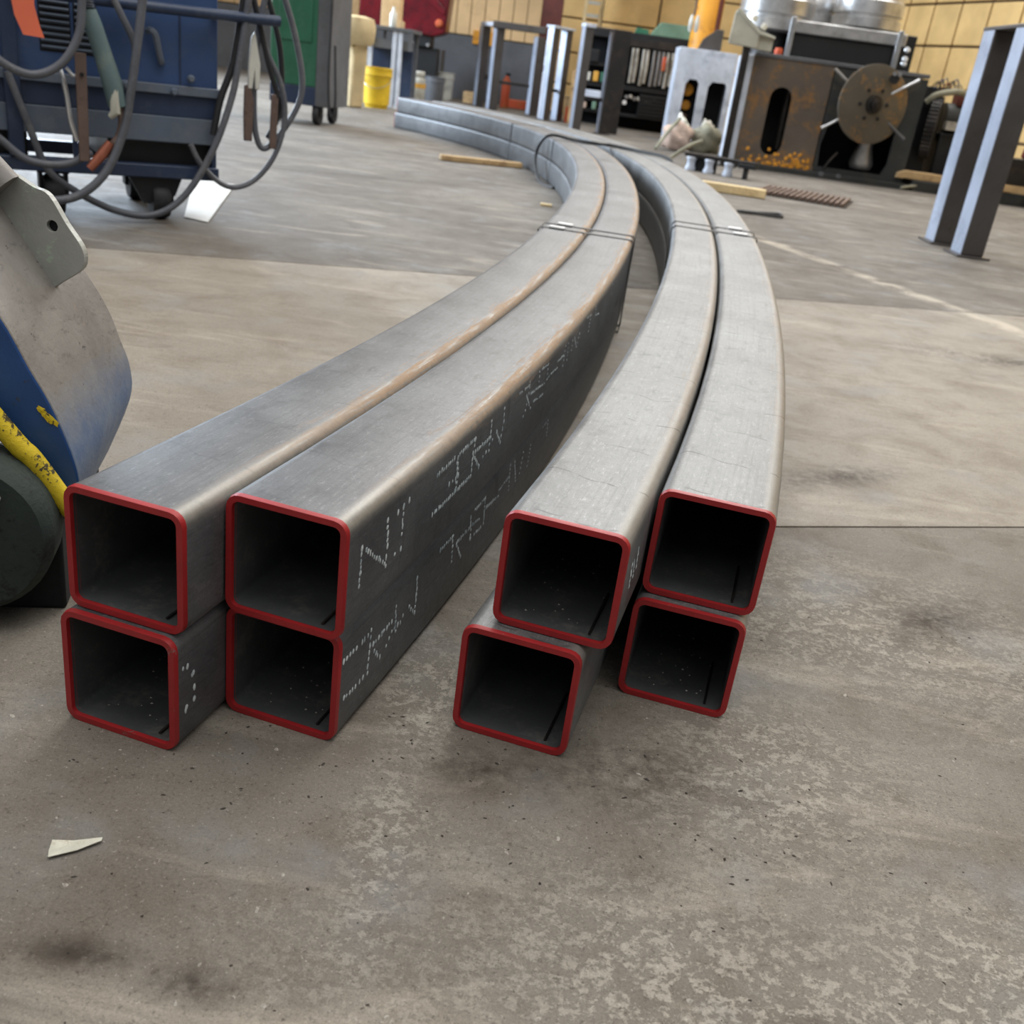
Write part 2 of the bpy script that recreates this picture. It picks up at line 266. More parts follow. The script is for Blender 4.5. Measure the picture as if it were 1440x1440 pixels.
# ------------------------------------------------------------------ mesh helpers
class MB:
    def __init__(s): s.v = []; s.f = []; s.uv = {}
    def add(s, vs, fs):
        o = len(s.v); s.v += [tuple(x) for x in vs]; s.f += [tuple(i + o for i in f) for f in fs]; return s
    def box(s, c, sz, R=None):
        x, y, z = [k / 2 for k in sz]; vs = []
        for i in (-1, 1):
            for j in (-1, 1):
                for k in (-1, 1):
                    p = Vector((i * x, j * y, k * z))
                    if R: p = R @ p
                    vs.append(p + Vector(c))
        return s.add(vs, [(0, 1, 3, 2), (4, 6, 7, 5), (0, 4, 5, 1), (2, 3, 7, 6), (0, 2, 6, 4), (1, 5, 7, 3)])
    def bx(s, x0, x1, y0, y1, z0, z1): return s.box(((x0 + x1) / 2, (y0 + y1) / 2, (z0 + z1) / 2), (abs(x1 - x0), abs(y1 - y0), abs(z1 - z0)))
    def tube(s, pts, r, n=8, caps=True, closed=False):
        pts = [Vector(p) for p in pts]; N = len(pts); vs = []; fs = []; prev = None
        for i, p in enumerate(pts):
            a = pts[i - 1] if (i > 0 or closed) else p; b = pts[(i + 1) % N] if (i < N - 1 or closed) else p
            t = (b - a).normalized()
            if prev is None:
                q = t.orthogonal().normalized()
            else:
                q = (prev - t * prev.dot(t)).normalized()
            prev = q; w_ = t.cross(q)
            rr = r[i] if isinstance(r, (list, tuple)) else r
            for k in range(n):
                an = 2 * PI * k / n; vs.append(p + (q * math.cos(an) + w_ * math.sin(an)) * rr)
        M_ = N if closed else N - 1
        for i in range(M_):
            j = (i + 1) % N
            for k in range(n): fs.append((i * n + k, i * n + (k + 1) % n, j * n + (k + 1) % n, j * n + k))
        if caps and not closed: fs.append(tuple(range(n))[::-1]); fs.append(tuple((N - 1) * n + k for k in range(n)))
        return s.add(vs, fs)
    def cyl(s, p0, p1, r, n=20, r2=None): return s.tube([p0, p1], [r, r if r2 is None else r2], n)
    def lathe(s, prof, n=24, c=(0, 0, 0), ax=None):
        """profile (radius, height) about an axis through c"""
        ax = Vector(ax or (0, 0, 1)).normalized(); q = ax.orthogonal().normalized(); w_ = ax.cross(q); vs = []; fs = []
        for (r, h) in prof:
            for k in range(n):
                an = 2 * PI * k / n; vs.append(Vector(c) + ax * h + (q * math.cos(an) + w_ * math.sin(an)) * max(r, 1e-4))
        for i in range(len(prof) - 1):
            for k in range(n): fs.append((i * n + k, i * n + (k + 1) % n, (i + 1) * n + (k + 1) % n, (i + 1) * n + k))
        fs.append(tuple(range(n))[::-1]); fs.append(tuple((len(prof) - 1) * n + k for k in range(n)))
        return s.add(vs, fs)
    def prism(s, poly, O, X, Y, D):
        """polygon poly in the plane O + a X + b Y, extruded by vector D"""
        O, X, Y, D = Vector(O), Vector(X), Vector(Y), Vector(D); n = len(poly)
        a = [O + X * p[0] + Y * p[1] for p in poly]; b = [p + D for p in a]
        return s.add(a + b, [tuple(range(n)), tuple(range(2 * n - 1, n - 1, -1))] + [(i, n + i, n + (i + 1) % n, (i + 1) % n) for i in range(n)])
    def build(s, name, mat, parent=None, bevel=0.0, smooth=False, loc=(0, 0, 0), seg=2):
        me = bpy.data.meshes.new(name); me.from_pydata(s.v, [], s.f); me.update()
        import bmesh
        bm = bmesh.new(); bm.from_mesh(me); bmesh.ops.recalc_face_normals(bm, faces=bm.faces); bm.to_mesh(me); bm.free()
        me.materials.append(MAT[mat]); o = bpy.data.objects.new(name, me); C.objects.link(o); o.location = loc
        if parent: o.parent = parent
        if bevel:
            md = o.modifiers.new('bevel', 'BEVEL'); md.width = bevel; md.segments = seg; md.limit_method = 'ANGLE'; md.angle_limit = 0.6
        if smooth or bevel: shade(me)
        return o
def shade(me, ang=0.7):
    for p in me.polygons: p.use_smooth = True
    try: me.set_sharp_from_angle(angle=ang)
    except Exception: pass
def spl(pts, n=8):
    """Catmull-Rom through pts"""
    P = [Vector(p) for p in pts]; out = []
    for i in range(len(P) - 1):
        p0 = P[max(i - 1, 0)]; p1 = P[i]; p2 = P[i + 1]; p3 = P[min(i + 2, len(P) - 1)]
        for k in range(n):
            t = k / n; out.append(0.5 * ((2 * p1) + (p2 - p0) * t + (2 * p0 - 5 * p1 + 4 * p2 - p3) * t * t + (3 * p1 - p0 - 3 * p2 + p3) * t ** 3))
    return out + [P[-1]]
def thing(name, label, cat, loc=(0, 0, 0), rz=0.0, group=None):
    o = bpy.data.objects.new(name, None); C.objects.link(o); o.location = loc; o.rotation_euler = (0, 0, rz); o.empty_display_size = 0.05
    return tag(o, label, cat, group)
def tag(o, label, cat, group=None):
    o['label'] = label; o['category'] = cat
    if group: o['group'] = group
    return o
def struct(o): o['kind'] = 'structure'; return o
def stuff(o): o['kind'] = 'stuff'; return o
def kid(proto, parent, loc, name=None):
    c = proto.copy(); c.name = name or proto.name; C.objects.link(c); c.parent = parent; c.location = loc; return c
def copy_tree(o, parent=None):
    c = o.copy(); C.objects.link(c)
    if parent: c.parent = parent
    for ch in list(o.children): copy_tree(ch, c)
    return c

# ------------------------------------------------------------------ floor: cast slabs with sawn joints
FA = math.radians(17.75); fx = Vector((math.cos(FA), math.sin(FA), 0)); fy = Vector((-math.sin(FA), math.cos(FA), 0))
floor = struct(MB().bx(-16, 16, -4, 26, -0.08, -0.012).build('floor', 'joint'))
J = [-7.2, -4.4, -2.2, -0.5, 1.335, 3.215, 5.6, 8.4, 11.2, 14.0, 17.0, 20.0, 24.0, 30.0]
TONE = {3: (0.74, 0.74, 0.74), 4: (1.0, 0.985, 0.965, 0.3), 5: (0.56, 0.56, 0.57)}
for i in range(len(J) - 1):
    a, b_ = J[i] + 0.003, J[i + 1] - 0.003
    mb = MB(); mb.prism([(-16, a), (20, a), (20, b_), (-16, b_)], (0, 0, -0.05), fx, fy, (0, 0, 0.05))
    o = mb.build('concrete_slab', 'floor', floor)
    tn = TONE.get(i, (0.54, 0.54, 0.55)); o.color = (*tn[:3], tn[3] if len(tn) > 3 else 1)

# ------------------------------------------------------------------ curved square tubes
def path(q):
    x0, y0, th0 = q[:3]; k = [v / 100 for v in q[3:]]; nk = len(k); LEN = 60.0; ds = 0.05
    S, X, Y, T = [], [], [], []
    s, x, y, th = 0.0, x0, y0, th0
    while s <= 80:
        S.append(s); X.append(x); Y.append(y); T.append(th)
        f = min(s / LEN * (nk - 1), nk - 1.0001); i = int(f); kap = k[i] + (k[i + 1] - k[i]) * (f - i)
        x += math.sin(th) * ds; y += math.cos(th) * ds; th -= kap * ds; s += ds
    def at(s):
        if s < 0: return x0 + math.sin(th0) * s, y0 + math.cos(th0) * s, th0
        f = min(s / ds, len(S) - 1.001); i = int(f); t = f - i
        return X[i] + (X[i + 1] - X[i]) * t, Y[i] + (Y[i + 1] - Y[i]) * t, T[i] + (T[i + 1] - T[i]) * t
    return at
PL = path([-1.9659898524613892, 7.3113908398756395, 0.2632736408956207, 1.2090906994164214, 0.8946014073700135, 0.6387492341546313, 1.0022383734335836, 1.9663324669828677, 2.6269329820780527])
PR = path([1.0027269701841728, 7.0367335818212995, 0.24575420457114855, 1.176469257996642, 0.6206411287282176, 0.8283337714016816, 1.058399949209465, 1.80, 2.12])
def onpath(pp, s, off, z):
    x, y, th = pp(s); return Vector(((x + off * math.cos(th)) * U, (y - off * math.sin(th)) * U, z * U))
def section(h, r, n=5):
    """rounded square, clockwise from top left: list of (a, b, faceindex)"""
    out = []
    for k, (cx, cy, a0) in enumerate([(h - r, h - r, 90), (h - r, -h + r, 0), (-h + r, -h + r, -90), (-h + r, h - r, -180)]):
        for i in range(n):
            an = math.radians(a0 - 90 * i / (n - 1)); out.append((cx + r * math.cos(an), cy + r * math.sin(an)))
    return out
def tube(pp, off, z0, s0, s1, mat, label, dots=None, ns=64, splay=0.0):
    cs = section(0.5, 0.11); ci = section(0.443, 0.06); n = len(cs)
    ss = [s0 + (s1 - s0) * i / ns for i in range(ns + 1)]
    def ring(sec, s): return [onpath(pp, s, off + splay * max(0.0, 1 - max(s, 0) / 22) + a, z0 + 0.5 + b) for a, b in sec]
    mb = MB(); vs = []; fs = []
    for s in ss: vs += ring(cs, s)
    for i in range(ns):
        for k in range(n): fs.append((i * n + k, i * n + (k + 1) % n, (i + 1) * n + (k + 1) % n, (i + 1) * n + k))
    mb.add(vs, fs)
    o = mb.build('square_tube', mat)
    me = o.data; uvl = me.uv_layers.new(name='UVMap')
    # perimeter coordinate measured from the middle of the left top corner: top 0..1, right 1..2 ...
    per = []
    for a, b in cs:
        m_ = max(abs(a), abs(b))
        if b >= abs(a) - 1e-6: v = 0.5 + a
        elif a >= abs(b): v = 1.5 - b
        elif -b >= abs(a): v = 2.5 - a
        else: v = 3.5 + b
        per.append(v)
    for p in me.polygons:
        ks = [(vi % n) for vi in p.vertices]; wrap = max(per[k] for k in ks) - min(per[k] for k in ks) > 2
        for li, vi in zip(p.loop_indices, p.vertices):
            v = per[vi % n]; v = v + 4 if (wrap and v < 2) else v
            uvl.data[li].uv = ((ss[vi // n] - s0) * U, v)
    shade(me, 1.2)
    tag(o, label, 'steel tube', 'curved square steel tubes')
    vs = []; fs = []
    mi = MB(); ns2 = 24; s2 = [s0 + 0.004 + (s1 - s0 - 0.008) * i / ns2 for i in range(ns2 + 1)]
    for s in s2: vs += ring(ci, s)
    for i in range(ns2):
        for k in range(n): fs.append((i * n + (k + 1) % n, i * n + k, (i + 1) * n + k, (i + 1) * n + (k + 1) % n))
    mi.add(vs, fs)
    me2 = bpy.data.meshes.new('inner_wall'); me2.from_pydata(mi.v, [], mi.f); me2.materials.append(MAT['inner']); shade(me2, 1.2)
    oi = bpy.data.objects.new('inner_wall', me2); C.objects.link(oi); oi.parent = o
    for (s, sg) in ((s0, -1), (s1, 1)):
        me_ = MB(); e = 0.03
        A = ring(cs, s); B = ring(ci, s); A2 = ring([(a * 0.992, b * 0.992) for a, b in cs], s + sg * e); B2 = ring([(a * 1.01, b * 1.01) for a, b in ci], s + sg * e); B3 = ring(ci, s - sg * 0.03); A3 = ring([(a * 1.003, b * 1.003) for a, b in cs], s - sg * 0.018); A0 = ring([(a * 1.003, b * 1.003) for a, b in cs], s)
        fs = []
        for k in range(n):
            j = (k + 1) % n
            fs += [(k, j, n + j, n + k), (n + k, n + j, 2 * n + j, 2 * n + k), (2 * n + k, 2 * n + j, 3 * n + j, 3 * n + k), (4 * n + k, 4 * n + j, j, k)]
        me_.add(A0 + A2 + B2 + B3 + A3, fs); me_.build('painted_end', 'red_end', o, smooth=True)
    # weld bead along the inside
    wb = MB(); wb.tube([onpath(pp, s0 + 0.05 + 0.25 * i, off + splay + 0.30, z0 + 0.07) for i in range(4)], 0.0016, 5); wb.build('weld_bead', 'dark_steel', o)
    if dots:
        dm = MB(); rnd = random.Random(len(dots))
        fo = off + 0.5 + 0.004
        for st in dots:
            for (a, b) in zip(st[:-1], st[1:]):
                L = math.hypot(b[0] - a[0], b[1] - a[1]); m_ = max(2, int(L / 0.045))
                for i in range(m_):
                    t = i / (m_ - 1) if m_ > 1 else 0
                    s = a[0] + (b[0] - a[0]) * t + rnd.uniform(-.008, .008); z = a[1] + (b[1] - a[1]) * t + rnd.uniform(-.006, .006)
                    if s < s0 + 0.05: continue
                    rs = rnd.uniform(0.013, 0.024) * (0.7 if s > 3.3 else 1); rz = rnd.uniform(0.020, 0.036) * (0.75 if s > 3.3 else 1)
                    if rnd.random() < 0.08: continue
                    # a dab of marker paint: low six-sided dome on the face
                    vs = [onpath(pp, s + rs * math.cos(q * PI / 3), fo - 0.003, z + rz * math.sin(q * PI / 3)) for q in range(6)] + [onpath(pp, s, fo + 0.004, z)]
                    dm.add(vs, [(q, (q + 1) % 6, 6) for q in range(6)])
        stuff(dm.build('marker_dots', 'chalk', o, smooth=True))
    return o
T3D = [[[-0.41, 1.691], [-0.42, 1.373]], [[-0.33, 1.644], [0.04, 1.362]], [[0.04, 1.742], [0.07, 1.501], [0.06, 1.322]], [[0.23, 1.739], [0.35, 1.744], [0.46, 1.761]], [[0.35, 1.744], [0.35, 1.497]], [[0.23, 1.351], [0.36, 1.351], [0.48, 1.366]], [[1.07, 1.766], [1.56, 1.776]], [[1.56, 1.776], [1.62, 1.574], [1.6, 1.414]], [[1.6, 1.755], [1.66, 1.555], [1.63, 1.419]], [[1.42, 1.546], [1.59, 1.541]], [[1.05, 1.391], [1.59, 1.396], [2.06, 1.402]], [[1.64, 1.777], [2.09, 1.783]], [[2.09, 1.783], [2.06, 1.644], [2.06, 1.457]], [[2.12, 1.636], [2.61, 1.631]], [[2.08, 1.602], [2.31, 1.413]], [[2.58, 1.818], [2.61, 1.631], [2.61, 1.488]], [[2.4, 1.483], [2.51, 1.506]], [[2.7, 1.578], [2.82, 1.617], [3.02, 1.444], [3.06, 1.664], [3.03, 1.825]], [[3.61, 1.823], [4.07, 1.809]], [[4.05, 1.845], [4.08, 1.701], [4.0, 1.517], [3.93, 1.459]], [[4.17, 1.675], [4.88, 1.609]], [[3.97, 1.697], [4.25, 1.47]], [[4.51, 1.85], [4.56, 1.648]], [[4.63, 1.854], [4.96, 1.828], [5.01, 1.63]], [[5.07, 1.641], [5.59, 1.63]], [[4.38, 1.521], [4.85, 1.471]], [[5.57, 1.72], [5.94, 1.709]], [[5.99, 1.826], [6.0, 1.562]], [[6.19, 1.815], [6.26, 1.572]], [[6.52, 1.781], [6.52, 1.579]], [[6.63, 1.807], [6.93, 1.594], [7.05, 1.769]], [[7.61, 1.879], [8.0, 1.841], [7.95, 1.61]], [[8.44, 1.891], [8.53, 1.732], [9.0, 1.661]], [[10.61, 1.851], [10.65, 1.686]]]
T4D = [[[-0.57, 0.691], [-0.53, 0.518], [-0.53, 0.369]], [[-0.53, 0.369], [-0.26, 0.347], [-0.05, 0.359]], [[-0.51, 0.739], [-0.09, 0.737]], [[-0.03, 0.765], [-0.03, 0.61], [-0.04, 0.351]], [[0.04, 0.592], [0.4, 0.616]], [[0.06, 0.503], [0.19, 0.373]], [[0.46, 0.781], [0.5, 0.465]], [[0.31, 0.415], [0.37, 0.464]], [[0.42, 0.509], [0.6, 0.496]], [[0.65, 0.539], [0.78, 0.563], [0.94, 0.421], [0.94, 0.607], [0.92, 0.792]], [[1.49, 0.825], [1.82, 0.819]], [[1.84, 0.824], [1.87, 0.52]], [[2.0, 0.692], [2.4, 0.691], [2.7, 0.657]], [[1.97, 0.676], [2.16, 0.454]], [[2.37, 0.858], [2.45, 0.533]], [[2.42, 0.545], [2.8, 0.512]], [[2.5, 0.844], [2.85, 0.841]], [[2.85, 0.841], [2.89, 0.526]], [[2.92, 0.7], [3.4, 0.658]], [[3.4, 0.73], [3.83, 0.746]], [[3.8, 0.895], [3.86, 0.554]], [[4.0, 0.87], [4.15, 0.566]], [[4.33, 0.60], [4.4, 0.85]], [[4.73, 0.56], [4.78, 0.83]], [[5.41, 0.86], [5.72, 0.86], [5.77, 0.62]]]
T2D = [[[-1.16, 0.709], [-1.1, 0.702], [-1.03, 0.599], [-1.01, 0.47], [-1.01, 0.355]], [[-1.13, 0.318], [-1.11, 0.339]]]
T5D = [[[0.1, 1.62], [0.16, 1.40]], [[0.2, 1.60], [0.3, 1.42]], [[0.34, 1.66], [0.42, 1.46]]]
END = 71.0
tube(PL, -0.49, 1.005, -1.15, END, 'steelL', 'curved square steel tube at the upper left, plain side, left bundle')
tube(PL, -0.52, 0.0, -1.23, END + 0.2, 'steelB', 'lower left curved square steel tube with a small arc of white dots', T2D)
tube(PL, 0.53, 1.005, -0.65, END + 0.1, 'steelL', 'curved square steel tube with rust-streaked top edge and white dot lettering, left bundle', T3D)
tube(PL, 0.49, 0.0, -0.57, END, 'steelB', 'curved square steel tube with white dot lettering, beneath the rust-edged tube', T4D)
tube(PR, -0.52, 1.005, -0.24, END + 2, 'steelR', 'pale-topped curved square steel tube with chipped red end overhanging the one below, right bundle', T5D)
tube(PR, -0.52, 0.0, -0.39, END + 2, 'steelR', 'lower curved square steel tube set furthest forward and leftward under the chipped-end tube', splay=-0.185)
tube(PR, 0.515, 1.005, 0.92, END + 2, 'steelR', 'upper curved square steel tube furthest right, set back from its neighbour')
tube(PR, 0.49, 0.0, 0.79, END + 2, 'steelR', 'lower curved square steel tube at the far right, resting on floor grit')

# ------------------------------------------------------------------ straps and the wire sling
def strap(pp, s, lab, wd=0.10, seals=(), l=-1.03, r_=1.05, grp='steel bands around the tube bundles'):
    mb = MB(); t = 0.012; z1 = 2.02
    sec = [(l, 0.02), (l, z1 - .06), (l + .05, z1), (r_ - .05, z1), (r_, z1 - .06), (r_, 0.02), (r_ - .05, -0.0), (l + .05, -0.0)]
    inn = [(l + t, 0.03), (l + t, z1 - .06), (l + .06, z1 - t), (r_ - .06, z1 - t), (r_ - t, z1 - .06), (r_ - t, 0.03), (r_ - .06, 0.001), (l + .06, 0.001)]
    n = len(sec); vs = []
    for dsx in (-wd / 2, wd / 2):
        for S_ in (sec, inn):
            vs += [onpath(pp, s + dsx, a, max(b, 0.004)) for a, b in S_]
    fs = []
    for k in range(n):
        j = (k + 1) % n
        fs += [(k, j, 2 * n + j, 2 * n + k), (n + k, n + j, 3 * n + j, 3 * n + k), (k, j, n + j, n + k), (2 * n + k, 2 * n + j, 3 * n + j, 3 * n + k)]
    mb.add(vs, fs); o = mb.build('steel_strap', 'strap'); tag(o, lab, 'strap', grp)
    for a in seals:
        sm = MB(); w2 = wd * 0.62
        c = [onpath(pp, s + i * w2, a + j * 0.17, z) for z in (z1, z1 + 0.045) for i, j in ((-1, -1), (1, -1), (1, 1), (-1, 1))]
        sm.add(c, [(0, 1, 2, 3), (4, 5, 6, 7), (0, 1, 5, 4), (1, 2, 6, 5), (2, 3, 7, 6), (3, 0, 4, 7)])
        so = sm.build('strap_seal', 'seal', o, bevel=0.002); so['label'] = 'bright crimped metal seal'
    return o
strap(PL, 15.0, 'nearer steel band over the left bundle with a bright seal', 0.14, (-0.62,))
strap(PL, 15.65, 'farther of the paired steel bands over the left bundle, seal at its edge', 0.14, (-0.52,))
strap(PR, 18.5, 'nearer steel band over the right bundle with a bright seal', 0.16, (0.62,))
strap(PR, 19.4, 'farther of the paired steel bands over the right bundle, seal at its edge', 0.16, (0.55,))
strap(PL, 44.5, 'steel band around the left bundle where it crosses the wire sling', 0.14)
strap(PL, 54.5, 'steel band around the left bundle near its far end', 0.14)

# wire sling hanging loosely round the bundles
P_ = lambda s, a, z, pp=PL: onpath(pp, s, a, z)
pts = [P_(42.0, -1.05, 0.06), P_(44.0, -1.45, 0.05), P_(45.5, -1.55, 0.55), P_(46.2, -1.5, 1.2), P_(46.0, -1.3, 1.85), P_(45.8, -0.85, 2.14), P_(45.0, 0.0, 2.10), P_(44.0, 0.9, 2.12), P_(45, -1.0, 2.10, PR), P_(43.5, 0.0, 2.10, PR), P_(41, 0.9, 2.10, PR), P_(40.2, 1.2, 1.6, PR), P_(39.5, 1.45, 0.6, PR), P_(38, 1.6, 0.12, PR)]
wo = MB().tube(spl(pts, 8), 0.010, 7).build('wire_sling', 'wire', smooth=True)
tag(wo, 'thin black wire sling looped loosely over the far curve of the tubes', 'sling')

# ------------------------------------------------------------------ near left: blue and grey machine arm on a dark wheel
ma = thing('tilted_machine', 'scuffed blue and grey steel machine arm beside the left tube bundle', 'machine', (-0.5, 1.02, 0), math.radians(14))
# local x along the face (to the right), y backwards, z up
D = 0.24
E1 = [(-0.30, 0.66), (-0.22, 0.554), (-0.15, 0.461), (-0.10, 0.395), (-0.062, 0.345), (-0.037, 0.290), (-0.018, 0.250), (0.000, 0.196), (0.007, 0.160), (0.004, 0.125)]      # front crease between blue side and grey face
E2 = [(-0.265, 0.70), (-0.185, 0.584), (-0.11, 0.475), (-0.06, 0.403), (-0.020, 0.345), (0.005, 0.300), (0.018, 0.262), (0.030, 0.222), (0.028, 0.178), (-0.004, 0.098)]
mb = MB(); n = len(E1)
side = [(a, 0.0, b) for a, b in [(p.x, p.y) for p in spl([(a, b, 0) for a, b in E1], 4)]] + [(-0.03, 0.0, 0.165), (-0.085, 0.0, 0.235), (-0.34, 0.0, 0.56)]
mb.add(side + [(x, 0.01, z) for x, y, z in side], [tuple(range(len(side))), tuple(range(2 * len(side) - 1, len(side) - 1, -1))] + [(i, (i + 1) % len(side), len(side) + (i + 1) % len(side), len(side) + i) for i in range(len(side))])
mb.build('blue_side', 'mblue', ma, bevel=0.003)
def skin(a, b, y0, y1, i0, i1, th, name, mat):
    m_ = MB(); A = [(a[i][0], y0, a[i][1]) for i in range(i0, i1 + 1)]; B = [(b[i][0], y1, b[i][1]) for i in range(i0, i1 + 1)]; k = len(A)
    A2 = [(x - th * .8, y + 0.002, z - th * .6) for x, y, z in A]; B2 = [(x - th * .8, y - 0.002, z - th * .6) for x, y, z in B]
    fs = []
    for i in range(k - 1):
        fs += [(i, i + 1, k + i + 1, k + i), (2 * k + i, 2 * k + i + 1, 3 * k + i + 1, 3 * k + i), (i, i + 1, 2 * k + i + 1, 2 * k + i), (k + i, k + i + 1, 3 * k + i + 1, 3 * k + i)]
    fs += [(0, k, 3 * k, 2 * k), (k - 1, 2 * k - 1, 4 * k - 1, 3 * k - 1)]
    m_.add(A + B + A2 + B2, fs); return m_.build(name, mat, ma, bevel=0.004, seg=3)
sm = lambda L: [(p.x, p.y) for p in spl([(a, b, 0) for a, b in L], 4)]
F1, F2 = sm(E1), sm(E2)
skin(F1, F2, 0.0, D, 0, len(F1) - 1, 0.012, 'grey_face', 'mface')
# back side so the arm is a closed box
bs = [(a - 0.012, D - 0.012, b - 0.01) for a, b in E2] + [(-0.05, D - 0.01, 0.13), (-0.34, D - 0.01, 0.56)]
mb = MB().add(bs + [(x, y + 0.009, z) for x, y, z in bs], [tuple(range(len(bs))), tuple(range(2 * len(bs) - 1, len(bs) - 1, -1))] + [(i, (i + 1) % len(bs), len(bs) + (i + 1) % len(bs), len(bs) + i) for i in range(len(bs))])
mb.build('back_side', 'mblue', ma)
# bent tab with a bolt hole lying on the grey face
TX = Vector((0.0, 0.0, 0.0))
def tabpt(a, b, up=0.0): return Vector((a, 0.15 - (a + 0.05) * 0.35, b)) + Vector((0.82, 0, 0.57)) * up * 0.02
outl = [(-0.150, 0.420), (-0.115, 0.452), (-0.092, 0.462), (-0.064, 0.450), (-0.046, 0.443), (-0.028, 0.414), (-0.012, 0.391), (-0.009, 0.375), (-0.015, 0.362), (-0.040, 0.343), (-0.073, 0.318), (-0.085, 0.345), (-0.115, 0.385)]
hole = [(-0.044 + 0.0065 * math.cos(t * PI / 4), 0.409 + 0.0065 * math.sin(t * PI / 4)) for t in range(8)]
import bmesh
bm = bmesh.new()
def loop_edges(pts, up):
    pts = [(p.x, p.y) for p in spl([(a, b, 0) for a, b in pts] + [(pts[0][0], pts[0][1], 0)], 4)[:-1]]
    vs = [bm.verts.new(tabpt(a, b, up)) for a, b in pts]; return [bm.edges.new((vs[i], vs[(i + 1) % len(vs)])) for i in range(len(vs))]
es = loop_edges(outl, 0.6) + loop_edges(hole, 0.6)
bmesh.ops.triangle_fill(bm, use_beauty=True, use_dissolve=False, edges=es)
me = bpy.data.meshes.new('tab_plate'); bm.to_mesh(me); bm.free(); me.materials.append(MAT['mtab'])
o = bpy.data.objects.new('tab_plate', me); C.objects.link(o); o.parent = ma
md = o.modifiers.new('thick', 'SOLIDIFY'); md.thickness = 0.009; md.offset = 0
md = o.modifiers.new('bevel', 'BEVEL'); md.width = 0.002; md.segments = 2
MB().lathe([(0.0068, 0), (0.0068, 0.002)], 14, tabpt(-0.044, 0.409, 0.6) + Vector((0.33, 0.94, 0)) * 0.003, (-0.33, -0.94, 0)).build('bolt_hole', 'void', ma)  # black disc behind the hole stands in for its inner shade
MB().tube([(-0.14, 0.150, 0.415), (-0.104, 0.135, 0.396), (-0.086, 0.125, 0.358), (-0.070, 0.125, 0.322)], [0.008, 0.011, 0.010, 0.006], 8).build('blue_weld', 'mblue', ma, smooth=True)
MB().tube([(-0.20, 0.17, 0.60), (-0.110, 0.16, 0.478), (-0.085, 0.155, 0.452)], 0.02, 10).build('grey_strut', 'mgrey', ma, smooth=True)
# yellow splotches of paint on the blue side
sp_ = MB()
for (cx, cz, rx, rz, k) in ((-0.020, 0.2345, 0.013, 0.0045, 11), (-0.027, 0.2435, 0.006, 0.004, 8)):
    rr = random.Random(k); vs = []
    for q in range(k + 6):
        an = 2 * PI * q / (k + 6); f = rr.uniform(0.75, 1.1); ca, sa = math.cos(-0.75), math.sin(-0.75); x = rx * f * math.cos(an); z = rz * f * math.sin(an)
        vs.append((cx + x * ca - z * sa, -0.0012, cz + x * sa + z * ca))
    sp_.add(vs + [(cx, -0.002, cz)], [(q, (q + 1) % (k + 6), k + 6) for q in range(k + 6)])
sp_.build('paint_splotch', 'yellow_chip', ma)
MB().tube(spl([(-0.22, -0.025, 0.47), (-0.065, -0.022, 0.2335), (-0.036, -0.02, 0.194), (-0.006, -0.018, 0.142), (0.005, -0.016, 0.125)], 6), 0.0115, 12).build('yellow_bar', 'yellow_chip', ma, smooth=True)
MB().lathe([(0.02, -0.03), (0.088, -0.026), (0.097, -0.012), (0.097, 0.03), (0.09, 0.034), (0.02, 0.035)], 40, (-0.106, -0.045, 0.118), (0, 1, 0)).build('wheel', 'mwheel', ma, smooth=True)
MB().prism([(-0.10, 0.20), (-0.058, 0.186), (-0.052, 0.174), (-0.068, 0.150), (-0.11, 0.12)], (0, -0.095, 0), (1, 0, 0), (0, 0, 1), (0, 0.012, 0)).build('hub_bracket', 'mgrey', ma, bevel=0.002)
MB().bx(-0.42, -0.012, -0.015, 0.22, 0.0, 0.115).build('underside_shade', 'void', ma, bevel=0.004)  # black box standing in for the deep shade under the machine
MB().bx(-0.5, -0.24, -0.02, 0.24, 0.0, 0.62).build('machine_body', 'mblue', ma, bevel=0.006)

# ------------------------------------------------------------------ blue welding machine on casters
wl = thing('welding_machine', 'blue welding machine on casters with louvred side, far left', 'welder', (-1.19, 3.63, 0), math.radians(33))
MB().bx(-1.05, 0.0, 0.0, 0.55, 0.44, 0.98).build('cabinet', 'blue', wl, bevel=0.006)
MB().bx(-1.06, 0.004, -0.02, 0.55, 0.415, 0.445).build('ledge', 'blue_dusty', wl, bevel=0.003)
MB().bx(-1.05, 0.0, -0.005, 0.55, 0.345, 0.415).build('lower_panel', 'blue_dark', wl, bevel=0.003)
MB().bx(-1.05, 0.0, -0.010, 0.55, 0.262, 0.345).build('skirt_panel', 'blue_dusty', wl, bevel=0.003)
MB().bx(-0.355, -0.01, 0.04, 0.5, 0.18, 0.265).build('underbox', 'black', wl)
MB().bx(-1.05, -0.60, 0.04, 0.5, 0.18, 0.265).build('underbox', 'black', wl)
MB().bx(-1.02, -0.0, -0.02, 0.03, 0.145, 0.188).bx(-1.02, 0.0, 0.46, 0.5, 0.145, 0.188).build('base_rail', 'blue_dark', wl, bevel=0.004)
MB().bx(-0.47, -0.455, -0.012, 0.0, 0.188, 0.262).build('base_strut', 'blue_dark', wl)
MB().bx(-0.02, -0.005, 0.0, 0.5, 0.148, 0.262).build('base_strut', 'blue_dark', wl)
MB().bx(-0.128, -0.122, -0.003, 0.01, 0.445, 0.66).build('panel_seam', 'blue_dark', wl)
